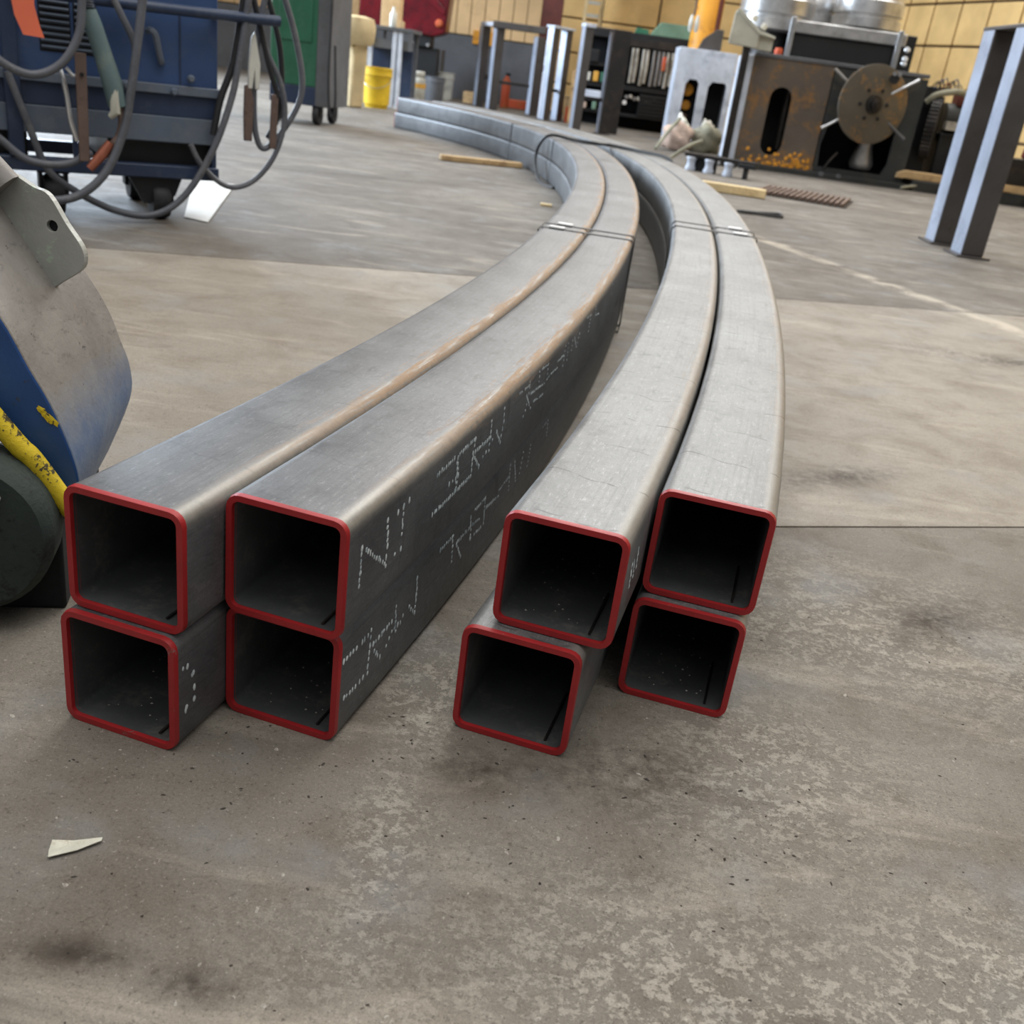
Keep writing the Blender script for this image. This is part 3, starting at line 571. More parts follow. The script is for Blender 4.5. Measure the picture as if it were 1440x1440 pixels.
for c0, c1 in ((-0.545, -0.462), (-0.445, -0.385)):
    for i in range(13):
        z = 0.512 + i * 0.0185
        m_ = MB(); m_.add([(c0, 0, z), (c1, 0, z), (c1, -0.010, z + 0.006), (c0, -0.010, z + 0.006), (c0, 0, z + 0.012), (c1, 0, z + 0.012)], [(0, 1, 2, 3), (3, 2, 5, 4), (0, 3, 4), (1, 5, 2)])
        m_.build('louver', 'blue_dusty', wl)
    MB().bx(c0 - 0.004, c1 + 0.004, -0.0015, 0.001, 0.505, 0.755).build('louver_recess', 'void', wl)
MB().bx(-0.66, -0.615, -0.035, 0.0, 0.19, 0.98).build('corner_post', 'blue_dark', wl, bevel=0.004)
MB().tube(spl([(-0.62, -0.06, 0.667), (-0.26, -0.06, 0.670), (0.05, -0.06, 0.676), (0.19, -0.06, 0.680)], 4), 0.017, 10).build('handle_bar', 'blue_dark', wl, smooth=True)
MB().cyl((-0.4, -0.06, 0.668), (-0.4, 0.0, 0.668), 0.012, 8).cyl((0.0, -0.06, 0.672), (-0.02, 0.02, 0.672), 0.012, 8).build('bar_bracket', 'blue_dark', wl)
MB().tube(spl([(-0.228, -0.01, 0.60), (-0.222, -0.035, 0.602), (-0.210, -0.038, 0.59), (-0.20, -0.03, 0.55), (-0.190, -0.02, 0.515), (-0.185, -0.005, 0.51)], 5), 0.011, 8).build('door_latch', 'blue_dusty', wl, smooth=True)
for a, z in ((-0.095, 0.47), (-0.15, 0.425), (-0.3, 0.43)):
    MB().lathe([(0.013, 0), (0.013, 0.008), (0.008, 0.016)], 12, (a, -0.018, z), (0, -1, 0)).build('bolt_head', 'blue_dusty', wl, smooth=True)
def caster(parent, a, b, r, wd=0.045, body='black'):
    wh = MB().lathe([(r * 0.35, -wd / 2), (r * .9, -wd / 2), (r, -wd * .3), (r, wd * .3), (r * .9, wd / 2), (r * .35, wd / 2)], 24, (a, b, r), (1, 0, 0)).build('caster_wheel', 'rubber_dark', parent, smooth=True)
    fk = MB().bx(a - wd * .75, a - wd * .55, b - r * .4, b + r * .4, r * .8, r * 2.15).bx(a + wd * .55, a + wd * .75, b - r * .4, b + r * .4, r * .8, r * 2.15).bx(a - wd * .8, a + wd * .8, b - r * .5, b + r * .5, r * 2.05, r * 2.2).build('caster_fork', body, parent, bevel=0.003)
    return wh
caster(wl, -0.19, 0.05, 0.066, 0.06); caster(wl, -0.53, 0.05, 0.066, 0.06); caster(wl, -0.19, 0.45, 0.066, 0.06); caster(wl, -0.95, 0.05, 0.066, 0.06)
MB().prism([(-0.30, 0.148), (-0.12, 0.148), (-0.145, 0.085), (-0.25, 0.055)], (0, 0.02, 0), (1, 0, 0), (0, 0, 1), (0, -0.015, 0)).build('caster_plate', 'black', wl)

WR = Matrix.Rotation(math.radians(33), 3, 'Z'); WO = Vector((-1.19, 3.63, 0))
def wp(a, b, z): return WO + WR @ Vector((a, b, z))
def cable(pts, r, lab, grp='welding cables on the blue machine', mat='rubber', name='welding_cable'):
    P = spl([wp(*p) for p in pts], 7)
    o = MB().tube(P, r, 9).build(name, mat, smooth=True); return tag(o, lab, 'cable', grp)
f = lambda L, b: [(a, -b, z) for a, z in L]
cable(f([(-0.263, 0.745), (-0.27, 0.685), (-0.288, 0.564), (-0.309, 0.439), (-0.335, 0.311), (-0.393, 0.177), (-0.482, 0.095), (-0.587, 0.079), (-0.664, 0.129), (-0.717, 0.209), (-0.763, 0.336)], .15), 0.0135, 'thick grey cable in the widest loop in front of the blue welding machine')
cable(f([(-0.44, 0.719), (-0.448, 0.662), (-0.463, 0.564), (-0.517, 0.48), (-0.597, 0.443), (-0.68, 0.472), (-0.73, 0.533)], .18), 0.0125, 'grey cable loop sagging across the louvres of the blue welding machine')
cable(f([(-0.728, 0.276), (-0.692, 0.248), (-0.617, 0.191), (-0.515, 0.185), (-0.429, 0.225)], .12), 0.012, 'short dark cable bow crossing under the copper electrode tip')
cable(f([(-0.652, 0.438), (-0.604, 0.29), (-0.56, 0.165), (-0.49, 0.103), (-0.361, 0.04), (-0.235, 0.029), (-0.128, 0.098), (-0.031, 0.256), (0.029, 0.421), (0.052, 0.534), (0.074, 0.666), (0.089, 0.773)], .06), 0.0115, 'grey cable running low past the caster and up to the bar end')
cable(f([(-0.1, 0.264), (-0.059, 0.192), (0.027, 0.132), (0.115, 0.154), (0.191, 0.244), (0.226, 0.366), (0.21, 0.481), (0.144, 0.609), (0.112, 0.734), (0.104, 0.786)], .03), 0.0095, 'grey cable hanging in a deep loop off the right end of the bar')
cable(f([(0.204, 0.789), (0.258, 0.644), (0.29, 0.488), (0.255, 0.379), (0.167, 0.27), (0.128, 0.31), (0.118, 0.448), (0.127, 0.606), (0.149, 0.739), (0.162, 0.794)], .02), 0.0105, 'grey cable in a narrow upright loop beside the green cabinet')
cable(f([(0.078, 0.772), (0.045, 0.554), (-0.002, 0.416), (-0.026, 0.3)], .04), 0.012, 'dark cable hanging straight down at the right edge of the blue machine', mat='rubber_dark')
cable(f([(0.09, 0.79), (0.13, 0.66), (0.16, 0.55), (0.20, 0.44)], .035), 0.0095, 'short dark cable slanting across inside the hanging loops', mat='rubber_dark')
cable(f([(0.150, 0.79), (0.19, 0.68), (0.215, 0.58), (0.222, 0.45), (0.205, 0.36), (0.175, 0.30)], .0), 0.010, 'dark cable behind the narrow loop by the green cabinet', mat='rubber_dark')
cable(f([(-0.354, 0.693), (-0.325, 0.638), (-0.289, 0.561), (-0.288, 0.479)], .1), 0.011, 'short grey cable curving down beside the green electrode holder')
# electrode holder
eh = thing('electrode_holder', 'green electrode holder with copper jaw tip hanging by the louvres', 'electrode holder', wp(-0.397, -0.14, 0.5), math.radians(33))
def lp(a, z, b=-0.14): return (a + 0.397, b + 0.14, z - 0.5)
MB().tube([lp(-0.421, 0.640), lp(-0.415, 0.605), lp(-0.392, 0.53), lp(-0.365, 0.44), lp(-0.352, 0.372)], [0.018, 0.026, 0.027, 0.030, 0.028], 14).build('handle', 'holder', eh, smooth=True)
MB().tube([lp(-0.36, 0.425, -0.155), lp(-0.362, 0.355, -0.16), lp(-0.378, 0.340, -0.155)], [0.014, 0.016, 0.008], 10).build('jaw_lever', 'grey_box', eh, smooth=True)
for i in range(6):
    z = 0.645 + i * 0.008
    MB().lathe([(0.013, -0.002), (0.017, 0), (0.013, 0.002)], 14, lp(-0.4215 - i * 0.001, z), (0, 0.1, 1)).build('spring_coil', 'bare', eh, smooth=True)
MB().tube(spl([lp(-0.345, 0.375), lp(-0.340, 0.33), lp(-0.349, 0.287), lp(-0.372, 0.255)], 5), [0.012] * 15 + [0.008], 10).build('jaw_arm', 'brown', eh, smooth=True)
MB().tube([lp(-0.376, 0.262), lp(-0.40, 0.228), lp(-0.443, 0.178)], [0.014, 0.017, 0.013], 10).build('copper_tip', 'copper', eh, smooth=True)
# ground clamp
gc = thing('ground_clamp', 'bright and rusty ground clamp hanging in front of the blue machine', 'clamp', wp(-0.465, -0.13, 0.38), math.radians(33))
MB().prism([(-0.485 + .465, 0.516 - .38), (-0.452 + .465, 0.516 - .38), (-0.456 + .465, 0.20 - .38), (-0.486 + .465, 0.20 - .38)], (0.015, 0, 0), (1, 0, 0), (0, 0, 1), (0, -0.012, 0)).build('flat_bar', 'brown', gc, bevel=0.002)
MB().tube(spl([(-0.048, 0, 0.085), (-0.040, -0.01, 0.05), (-0.032, -0.008, 0.0), (-0.026, -0.006, -0.06), (-0.010, -0.004, -0.12)], 5), 0.008, 8).build('bright_jaw', 'bare', gc, smooth=True)
MB().tube([(-0.03, 0.0, 0.09), (-0.012, 0.0, 0.07), (0.0, 0, 0.07)], 0.006, 8).build('hinge_pin', 'bare', gc, smooth=True)
MB().lathe([(0.006, 0), (0.006, 0.006)], 10, (0.012, -0.012, 0.075), (0, -1, 0)).build('bolt_hole', 'void', gc)
# orange tag
tg = MB().add([(wp(a, -0.17 + k, z)) for k in (0, 0.002) for a, z in ((-0.648, 0.72), (-0.575, 0.72), (-0.577, 0.63), (-0.565, 0.575), (-0.555, 0.546), (-0.612, 0.549), (-0.632, 0.60))], [tuple(range(7)), tuple(range(13, 6, -1))] + [(i, (i + 1) % 7, 7 + (i + 1) % 7, 7 + i) for i in range(7)]).build('hang_tag', 'tag')
tag(tg, 'orange paper tag hanging over the louvres', 'tag')
# clamp on right cables
rc = thing('cable_clamp', 'grey metal clamp hanging among the cables right of the blue machine', 'clamp', wp(0.10, -0.03, 0.4), math.radians(33))
MB().prism([(-0.02, 0.07), (0.0, 0.075), (0.012, 0.02), (0.008, -0.11), (-0.02, -0.11), (-0.022, -0.02)], (0, 0, 0), (1, 0, 0), (0, 0, 1), (0, -0.014, 0)).build('clamp_body', 'brown', rc, bevel=0.003)
MB().prism([(0.0, 0.22), (0.012, 0.24), (0.032, 0.14), (0.030, 0.06), (0.016, 0.06), (0.012, 0.11), (0.006, 0.06), (-0.01, 0.06), (-0.008, 0.14)], (0, -0.004, 0), (1, 0, 0), (0, 0, 1), (0, -0.012, 0)).build('pale_jaw', 'whiteplast', rc, bevel=0.003)
MB().prism([(0.075, 0.05), (0.10, 0.05), (0.095, -0.13), (0.07, -0.13)], (0, 0, 0), (1, 0, 0), (0, 0, 1), (0, -0.012, 0)).build('lower_jaw', 'brown', rc, bevel=0.003)
# thin flat white patch on the floor by the machine
ws = MB().prism([(-1.315, 3.64), (-1.215, 3.60), (-1.43, 4.60), (-1.62, 4.62)], (0, 0, 0.001), (1, 0, 0), (0, 1, 0), (0, 0, 0.003)).build('white_floor_patch', 'white_floor_patch')
tag(ws, 'thin white patch on the floor beside the caster of the blue machine', 'sheet')

# ------------------------------------------------------------------ green cabinet
gcab = thing('green_cabinet', 'green metal cabinet on casters behind the hanging cables', 'cabinet', (-2.16, 8.5, 0), math.radians(-6))
MB().bx(-0.22, 0.16, 0, 0.5, 0.28, 1.05).build('cabinet_shell', 'green', gcab, bevel=0.008)
MB().bx(0.16, 0.27, -0.005, 0.5, 0.14, 1.05).build('side_column', 'wain', gcab, bevel=0.006)
MB().bx(-0.22, 0.17, 0.0, 0.5, 0.14, 0.28).build('plinth', 'blue_dark', gcab, bevel=0.006)
caster(gcab, 0.17, 0.05, 0.075, 0.05); caster(gcab, -0.16, 0.05, 0.075, 0.05); caster(gcab, 0.17, 0.42, 0.075, 0.05)
MB().bx(-0.15, 0.12, -0.012, 0.0, 0.6, 0.95).build('cabinet_door', 'green', gcab, bevel=0.004)
o = MB().tube(spl([(-1.885, 8.44, 1.02), (-1.880, 8.40, 0.7), (-1.878, 8.38, 0.4), (-1.865, 8.37, 0.2), (-1.845, 8.37, 0.10), (-1.822, 8.37, 0.10), (-1.815, 8.38, 0.2), (-1.83, 8.40, 0.4), (-1.845, 8.42, 0.6)], 6), 0.010, 8).build('power_cord', 'rubber_dark', smooth=True)
tag(o, 'thin dark cord looping down the right side of the green cabinet', 'cord')

# ------------------------------------------------------------------ cream bin, bench, buckets
bn = thing('waste_bin', 'cream plastic waste bin with a wide lid between green cabinet and bench', 'bin', (-2.325, 11.55, 0))
MB().lathe([(0.12, 0.0), (0.125, 0.02), (0.15, 0.62), (0.16, 0.64)], 4, (0, 0, 0)).build('bin_body', 'tan_bin', bn, bevel=0.02)
MB().lathe([(0.175, 0.62), (0.205, 0.66), (0.215, 0.80), (0.19, 0.88), (0.10, 0.90)], 20, (0, 0, 0)).build('bin_lid', 'tan_bin', bn, smooth=True)
bn.rotation_euler = (0, 0, math.radians(45 + 8))
be = thing('workbench', 'grey steel workbench with open shelf behind the yellow bucket', 'bench', (-2.1, 12.4, 0))
MB().bx(-0.35, 0.26, 0, 0.75, 0.81, 0.85).build('bench_top', 'wain', be, bevel=0.004)
for x, y in ((-0.22, 0.02), (0.055, 0.02), (0.12, 0.02), (-0.32, 0.7), (0.2, 0.7)):
    MB().bx(x - 0.024, x + 0.024, y, y + 0.05, 0, 0.81).build('bench_leg', 'white_steel' if y < 0.1 else 'wain', be, bevel=0.003)
MB().bx(-0.30, 0.20, 0.5, 0.55, 0.02, 0.72).build('back_panel', 'blue_dark', be)
MB().bx(-0.30, 0.20, 0.04, 0.5, 0.62, 0.72).build('drawer_box', 'wain', be, bevel=0.003)
MB().bx(0.22, 0.26, -0.02, 0.03, 0.62, 0.81).build('bench_hook', 'wain', be)
def bucket(loc, r, h, mat, lab, taper=0.86, handle=True):
    b = thing('bucket', lab, 'bucket', loc)
    MB().lathe([(r * taper * .96, 0), (r * taper, 0.01), (r * 0.975, h * .8), (r * 1.03, h * .8), (r * 1.03, h * .84), (r, h * .85), (r, h * .97), (r * 1.05, h * .98), (r * 1.05, h), (r * .95, h), (r * .9, h * .1)], 28).build('pail', mat, b, smooth=True)
    if handle: MB().tube(spl([(-r * 1.04, 0, h * .82), (-r * .8, -r * .8, h * .6), (0, -r * 1.15, h * .5), (r * .8, -r * .8, h * .6), (r * 1.04, 0, h * .82)], 5), 0.004, 6).build('bail_handle', 'bare', b, smooth=True)
    return b
bucket((-2.14, 12.02, 0), 0.158, 0.42, 'yellow', 'yellow plastic bucket standing in front of the workbench', 0.8)
bucket((-1.84, 15.9, 0), 0.135, 0.40, 'whiteplast', 'white plastic bucket beside the grey cabinet', 0.86)
bucket((-1.90, 15.2, 0), 0.14, 0.34, 'wain', 'grey bucket half hidden behind the jar with orange band', 0.9, False)
jr = thing('plastic_jar', 'cloudy wide-neck plastic jar with an orange band', 'jar', (-2.07, 14.5, 0))
MB().lathe([(0.11, 0.02), (0.125, 0.03), (0.14, 0.06), (0.14, 0.27), (0.125, 0.31), (0.10, 0.325), (0.10, 0.34)], 26).build('jar_body', 'jar', jr, smooth=True)
MB().lathe([(0.1425, 0.19), (0.1425, 0.245)], 26).build('orange_band', 'orange', jr, smooth=True)
MB().lathe([(0.115, 0.335), (0.12, 0.345), (0.12, 0.385), (0.11, 0.395)], 26).build('jar_lid', 'whiteplast', jr, smooth=True)
MB().lathe([(0.11, 0.0), (0.11, 0.02)], 20).build('jar_foot', 'jar', jr)
cab = thing('steel_cabinet', 'dark grey steel cabinet against the wall behind the jar', 'cabinet', (-2.28, 16.5, 0))
MB().bx(-0.30, 0.28, 0, 0.5, 0.0, 0.70).build('cabinet_shell', 'wain', cab, bevel=0.006)
MB().bx(-0.27, 0.0, -0.012, 0, 0.04, 0.66).build('cabinet_door', 'wain', cab, bevel=0.004); MB().bx(0.01, 0.25, -0.012, 0, 0.04, 0.66).build('cabinet_door', 'wain', cab, bevel=0.004)
# things on and above the bench
o = MB().lathe([(0.035, 0), (0.04, 0.01), (0.04, 0.14), (0.02, 0.165), (0.015, 0.2), (0.015, 0.21)], 18).build('spray_bottle', 'whiteplast', smooth=True, loc=(-2.10, 12.55, 0.85)); tag(o, 'white bottle standing on the workbench top', 'bottle')
o = MB().bx(-2.28, -2.06, 12.75, 12.95, 0.85, 1.20).build('cardboard_box', 'tan_wall', bevel=0.004); tag(o, 'tan cardboard box at the back of the workbench', 'box')
o = MB().bx(-2.015, -1.965, 12.5, 12.56, 0.85, 0.92).build('wooden_block', 'wood', bevel=0.004); tag(o, 'small wooden block on the workbench beside the white bottle', 'block')
rm = thing('red_machine', 'dark red enamelled machine hood rising behind the workbench', 'machine', (-2.15, 15.4, 0))
MB().prism([(-0.42, 0.90), (-0.28, 0.86), (0.14, 0.84), (0.31, 0.90), (0.36, 1.55), (-0.42, 1.55)], (0, 0, 0), (1, 0, 0), (0, 0, 1), (0, 0.5, 0)).build('hood', 'maroon', rm, bevel=0.03, seg=3)
MB().prism([(-0.05, 1.35), (0.28, 1.12), (0.30, 1.2), (0.1, 1.38)], (0, -0.04, 0), (1, 0, 0), (0, 0, 1), (0, 0.05, 0)).build('hood_rib', 'maroon', rm, bevel=0.01)
MB().lathe([(0.05, 0), (0.055, 0.03), (0.03, 0.06)], 16, (0.22, 0.0, 1.02), (0, -1, 0)).build('red_knob', 'orange_red', rm, smooth=True)
MB().bx(-0.18, 0.12, 0.05, 0.4, 0.70, 0.86).build('neck', 'black', rm, bevel=0.01)
for x in (-0.14, 0.08): MB().lathe([(0.02, 0), (0.028, 0.01), (0.02, 0.02)], 14, (x, 0.04, 0.73), (0, -1, 0)).build('bolt_head', 'bare', rm, smooth=True)
MB().bx(-0.30, 0.22, 0.12, 0.4, 0.0, 0.70).build('pedestal', 'black', rm, bevel=0.01)
rp = MB().bx(-2.62, -2.36, 13.2, 13.45, 0.86, 1.3).build('purple_box', 'maroon', bevel=0.006); tag(rp, 'dark red box on a shelf above the cream bin', 'box')
sh = thing('wall_shelf', 'grey shelf on brackets above the cream bin', 'shelf', (-2.5, 13.1, 0))
MB().bx(-0.25, 0.22, 0, 0.4, 0.83, 0.86).build('shelf_board', 'wain', sh, bevel=0.003)
MB().bx(-0.2, -0.17, 0.3, 0.36, 0, 0.83).build('shelf_leg', 'wain', sh); MB().bx(0.15, 0.18, 0.3, 0.36, 0, 0.83).build('shelf_leg', 'wain', sh)

# ------------------------------------------------------------------ upright steel frames
def frame(loc, rz, span, lab, w_=0.10, dep=0.17, H=1.13, top=True, face='x'):
    fr = thing('steel_portal', lab, 'frame', loc, rz, 'welded steel frames standing on the floor')
    xs = (0.0, span)
    for x in xs:
        m_ = MB().bx(x, x + w_, 0, dep, 0.012, H)               # rectangular hollow section
        m_.build('upright', 'frame_steel', fr, bevel=0.006)
        fc = MB().bx(x - 0.003, x + 0.002, 0.004, dep - 0.004, 0.014, H) if face == 'x' else MB().bx(x + 0.004, x + w_ - 0.004, dep - 0.002, dep + 0.003, 0.014, H)  # thin plate on one side only, daylight painted into its colour
        fo = fc.build('daylight_tint_face', 'daylight_tint_face', fr); fo['label'] = 'pale side of the upright with daylight painted in'
        MB().bx(x - 0.03, x + w_ + 0.03, -0.03, dep + 0.03, 0, 0.012).build('foot_plate', 'frame_steel', fr, bevel=0.002)
    MB().bx(-0.01, span + w_ + 0.01, -0.005, dep + 0.005, H, H + 0.02).build('top_beam', 'frame_steel', fr, bevel=0.004)
    if top: MB().bx(w_ * .2, span + w_ * .8, dep * .4, dep * .6, 0.36, 0.40).build('cross_bar', 'dark_steel', fr, bevel=0.003)
    return fr
# far left frame: two portals joined by a long beam
fr1 = thing('steel_portal', 'four-legged steel frame with a long top beam, leftmost of the upright frames', 'frame', (-1.49, 15.75, 0), 0, 'welded steel frames standing on the floor')
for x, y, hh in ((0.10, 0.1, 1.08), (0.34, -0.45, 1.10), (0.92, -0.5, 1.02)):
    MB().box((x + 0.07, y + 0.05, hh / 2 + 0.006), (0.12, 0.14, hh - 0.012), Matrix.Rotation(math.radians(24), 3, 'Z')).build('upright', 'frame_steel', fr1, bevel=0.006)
    R_ = Matrix.Rotation(math.radians(24), 3, 'Z'); MB().box(Vector((x + 0.07, y + 0.05, hh / 2 + 0.006)) + R_ @ Vector((-0.0615, 0, 0)), (0.004, 0.132, hh - 0.016), R_).build('daylight_tint_face', 'daylight_tint_face', fr1)  # second piece: thin plate coloured as the daylit side
    MB().bx(x - .02, x + .15, y - .02, y + .12, 0, 0.012).build('foot_plate', 'frame_steel', fr1)
MB().box((0.28, -0.12, 1.11), (0.10, 0.74, 0.05), Matrix.Rotation(math.radians(23), 3, 'Z')).build('end_beam', 'white_steel', fr1, bevel=0.004)
MB().bx(0.32, 1.06, -0.52, -0.40, 1.06, 1.15).build('top_beam', 'frame_steel', fr1, bevel=0.01)
MB().bx(0.36, 1.0, -0.44, -0.41, 0.36, 0.40).build('cross_bar', 'dark_steel', fr1, bevel=0.003)
MB().bx(0.12, 0.40, 0.1, 0.13, 0.38, 0.45).build('cross_bar', 'dark_steel', fr1, bevel=0.003)
def pale(fr, boxes):
    for b in boxes: MB().bx(*b).build('pale_edge', 'white_steel', fr, bevel=0.003)
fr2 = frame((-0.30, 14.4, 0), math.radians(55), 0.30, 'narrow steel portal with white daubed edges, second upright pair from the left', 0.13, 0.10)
for z0, z1 in ((0.02, 0.60), (0.66, 0.98)): MB().bx(-0.008, 0.03, 0.06, 0.104, z0, z1).build('white_daub', 'white_steel', fr2, bevel=0.01)
MB().bx(-0.02, 0.45, -0.02, 0.12, 1.13, 1.16).build('pale_cap', 'white_steel', fr2, bevel=0.004)
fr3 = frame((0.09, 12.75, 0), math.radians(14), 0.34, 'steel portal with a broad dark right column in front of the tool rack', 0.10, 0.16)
MB().bx(-0.012, 0.12, -0.02, 0.17, 1.13, 1.17).build('pale_cap', 'white_steel', fr3, bevel=0.004)
MB().bx(0.33, 0.55, -0.03, 0.0, 0.02, 1.15).build('front_plate', 'dark_steel', fr3, bevel=0.004)
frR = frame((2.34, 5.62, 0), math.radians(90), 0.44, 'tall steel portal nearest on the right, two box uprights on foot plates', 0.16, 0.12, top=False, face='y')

# ------------------------------------------------------------------ tool rack
rk = thing('tool_rack', 'long dark steel rack holding hanging rods, behind the frames', 'rack', (0.1, 15.2, 0))
for x in (0.0, 0.52, 1.55): MB().bx(x, x + 0.07, 0, 0.06, 0, 1.2).bx(x, x + 0.07, 0.44, 0.5, 0, 1.2).build('rack_post', 'black', rk, bevel=0.003)
for z, t in ((1.13, 0.10), (0.50, 0.06), (0.16, 0.04)): MB().bx(-0.02, 1.64, -0.02, 0.5, z, z + t).build('rack_shelf', 'black', rk, bevel=0.004)
MB().bx(0.55, 1.62, -0.03, 0.02, 1.06, 1.16).build('rack_beam', 'dark_steel', rk, bevel=0.004)
MB().bx(0.0, 0.52, 0, 0.5, 0.76, 0.80).bx(0.0, 0.52, 0, 0.5, 0.30, 0.33).build('rack_shelf', 'black', rk, bevel=0.003)
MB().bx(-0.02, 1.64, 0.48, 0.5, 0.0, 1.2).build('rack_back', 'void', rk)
hx = [0.70, 0.755, 0.845, 0.90, 0.99, 1.06, 1.12, 1.185, 1.25, 1.32, 1.38]
for i, x in enumerate(hx):
    L = random.uniform(0.42, 0.48)
    o = MB().tube([(0.1 + x, 15.16, 1.04), (0.1 + x + 0.008, 15.15, 1.04 - L * .5), (0.1 + x + 0.004, 15.16, 1.04 - L)], [0.02, 0.024, 0.021], 9).build('hanging_rod', 'hose_white' if i not in (4, 5, 6) else 'mgrey', smooth=True)
    tag(o, 'grubby hanging rod, %s from the left under the tool rack beam' % ORD[i], 'rod', 'pale rods hanging in the tool rack')
o = MB().bx(1.21, 1.26, 15.08, 15.12, 0.80, 0.98).build('orange_glove', 'orange_red', bevel=0.01); tag(o, 'orange-red glove hanging in front of the pale rods', 'glove')
for i in range(6):
    z = 0.20 + i * 0.047
    o = MB().bx(0.98, 1.52, 15.15 - i * .01, 15.5, z, z + 0.042).build('flat_bar', 'black', bevel=0.003); tag(o, 'black flat bar, %s from the bottom of the pile in the tool rack' % ORD[i], 'bar', 'black flat bars in the tool rack')
for i in range(9):
    x = 0.80 + 0.055 * i; o = MB().lathe([(0.02, 0), (0.025, 0.01), (0.022, 0.07), (0.012, 0.09)], 12, (0, 0, 0), (0.1, -1, -0.2)).build('roll_die', 'hose_white' if i % 2 else 'mgrey', smooth=True, loc=(x, 15.2, 0.42 + 0.015 * math.sin(i * 2)))
    tag(o, 'small dull die, %s from the left below the middle shelf of the tool rack' % ORD[i], 'die', 'dull dies in the tool rack')
for (x, z, sx, sz, mt, lab) in ((0.20, 0.80, 0.14, 0.16, 'black', 'black tool case on the upper left shelf of the rack'), (0.16, 0.56, 0.10, 0.11, 'whiteplast', 'pale round pot on the left shelf of the rack'), (0.30, 0.56, 0.07, 0.13, 'orange', 'orange tin next to the pale pot on the rack'), (0.40, 0.56, 0.04, 0.13, 'green', 'narrow green tin beside the orange tin on the rack'), (0.18, 0.335, 0.26, 0.11, 'white_steel', 'pale blue box on the lower left shelf of the rack'), (0.34, 0.20, 0.06, 0.10, 'sage', 'green canister low in the rack'), (0.14, 0.20, 0.12, 0.08, 'rag', 'pinkish parts tray low in the rack')):
    o = MB().bx(0.1 + x - 0.1, 0.1 + x - 0.1 + sx, 15.12, 15.3, z, z + sz).build('stored_box', mt, bevel=0.012, seg=3); tag(o, lab, 'box', 'small goods on the tool rack')
o = MB().lathe([(0.02, 0), (0.03, 0.01), (0.03, 0.03)], 14, (0.78, 15.1, 0.34), (0, -1, 0.2)).build('work_lamp', 'seal', smooth=True); tag(o, 'small bright round lamp low on the tool rack', 'lamp')
o = MB().prism([(0.99, 1.23), (1.12, 1.40), (1.54, 1.40), (1.56, 1.23)], (0, 15.2, 0), (1, 0, 0), (0, 0, 1), (0, 0.3, 0)).build('green_chest', 'sage', bevel=0.006); tag(o, 'sage green metal chest on top of the tool rack', 'chest')
o = MB().prism([(0.78, 1.23), (0.80, 1.30), (0.96, 1.29), (0.98, 1.23)], (0, 15.2, 0), (1, 0, 0), (0, 0, 1), (0, 0.2, 0)).build('green_tray', 'green', bevel=0.004); tag(o, 'dark green tray with an orange lump on top of the rack', 'tray')
# crates and orange stuff on the floor behind the frames
for (x, y, z, sx, sy, sz, mt, lab) in ((-0.95, 17.0, 0, 0.5, 0.3, 0.12, 'orange_red', 'long orange timber on the floor behind the first frame'), (-0.05, 15.6, 0.30, 0.16, 0.2, 0.02, 'wood', 'thin wooden board behind the second frame'), (-1.62, 16.6, 0.0, 0.30, 0.3, 0.16, 'wood', 'small pile of timber offcuts beside the white bucket'), (-0.02, 14.6, 0.0, 0.14, 0.2, 0.2, 'orange_red', 'orange box on the floor between the frames'), (0.02, 14.5, 0.44, 0.12, 0.15, 0.22, 'wood', 'wooden crate standing between the frames')):
    if z > 0.2:
        o = MB().bx(x, x + sx, y, y + sy, 0, z).bx(x - 0.01, x + sx + .01, y - .01, y + sy, z, z + sz).build('crate', mt, bevel=0.006)
    else: o = MB().bx(x, x + sx, y, y + sy, z, z + sz).build('crate', mt, bevel=0.006)
    tag(o, lab, 'crate')
ext = thing('fire_extinguisher', 'red cylinder standing behind the first steel frame', 'cylinder', (-0.98, 16.7, 0))
MB().lathe([(0.06, 0), (0.065, 0.02), (0.065, 0.38), (0.03, 0.44), (0.02, 0.46)], 18).build('shell', 'orange_red', ext, smooth=True); MB().bx(-0.02, 0.05, -0.02, 0.02, 0.46, 0.50).build('valve', 'black', ext)

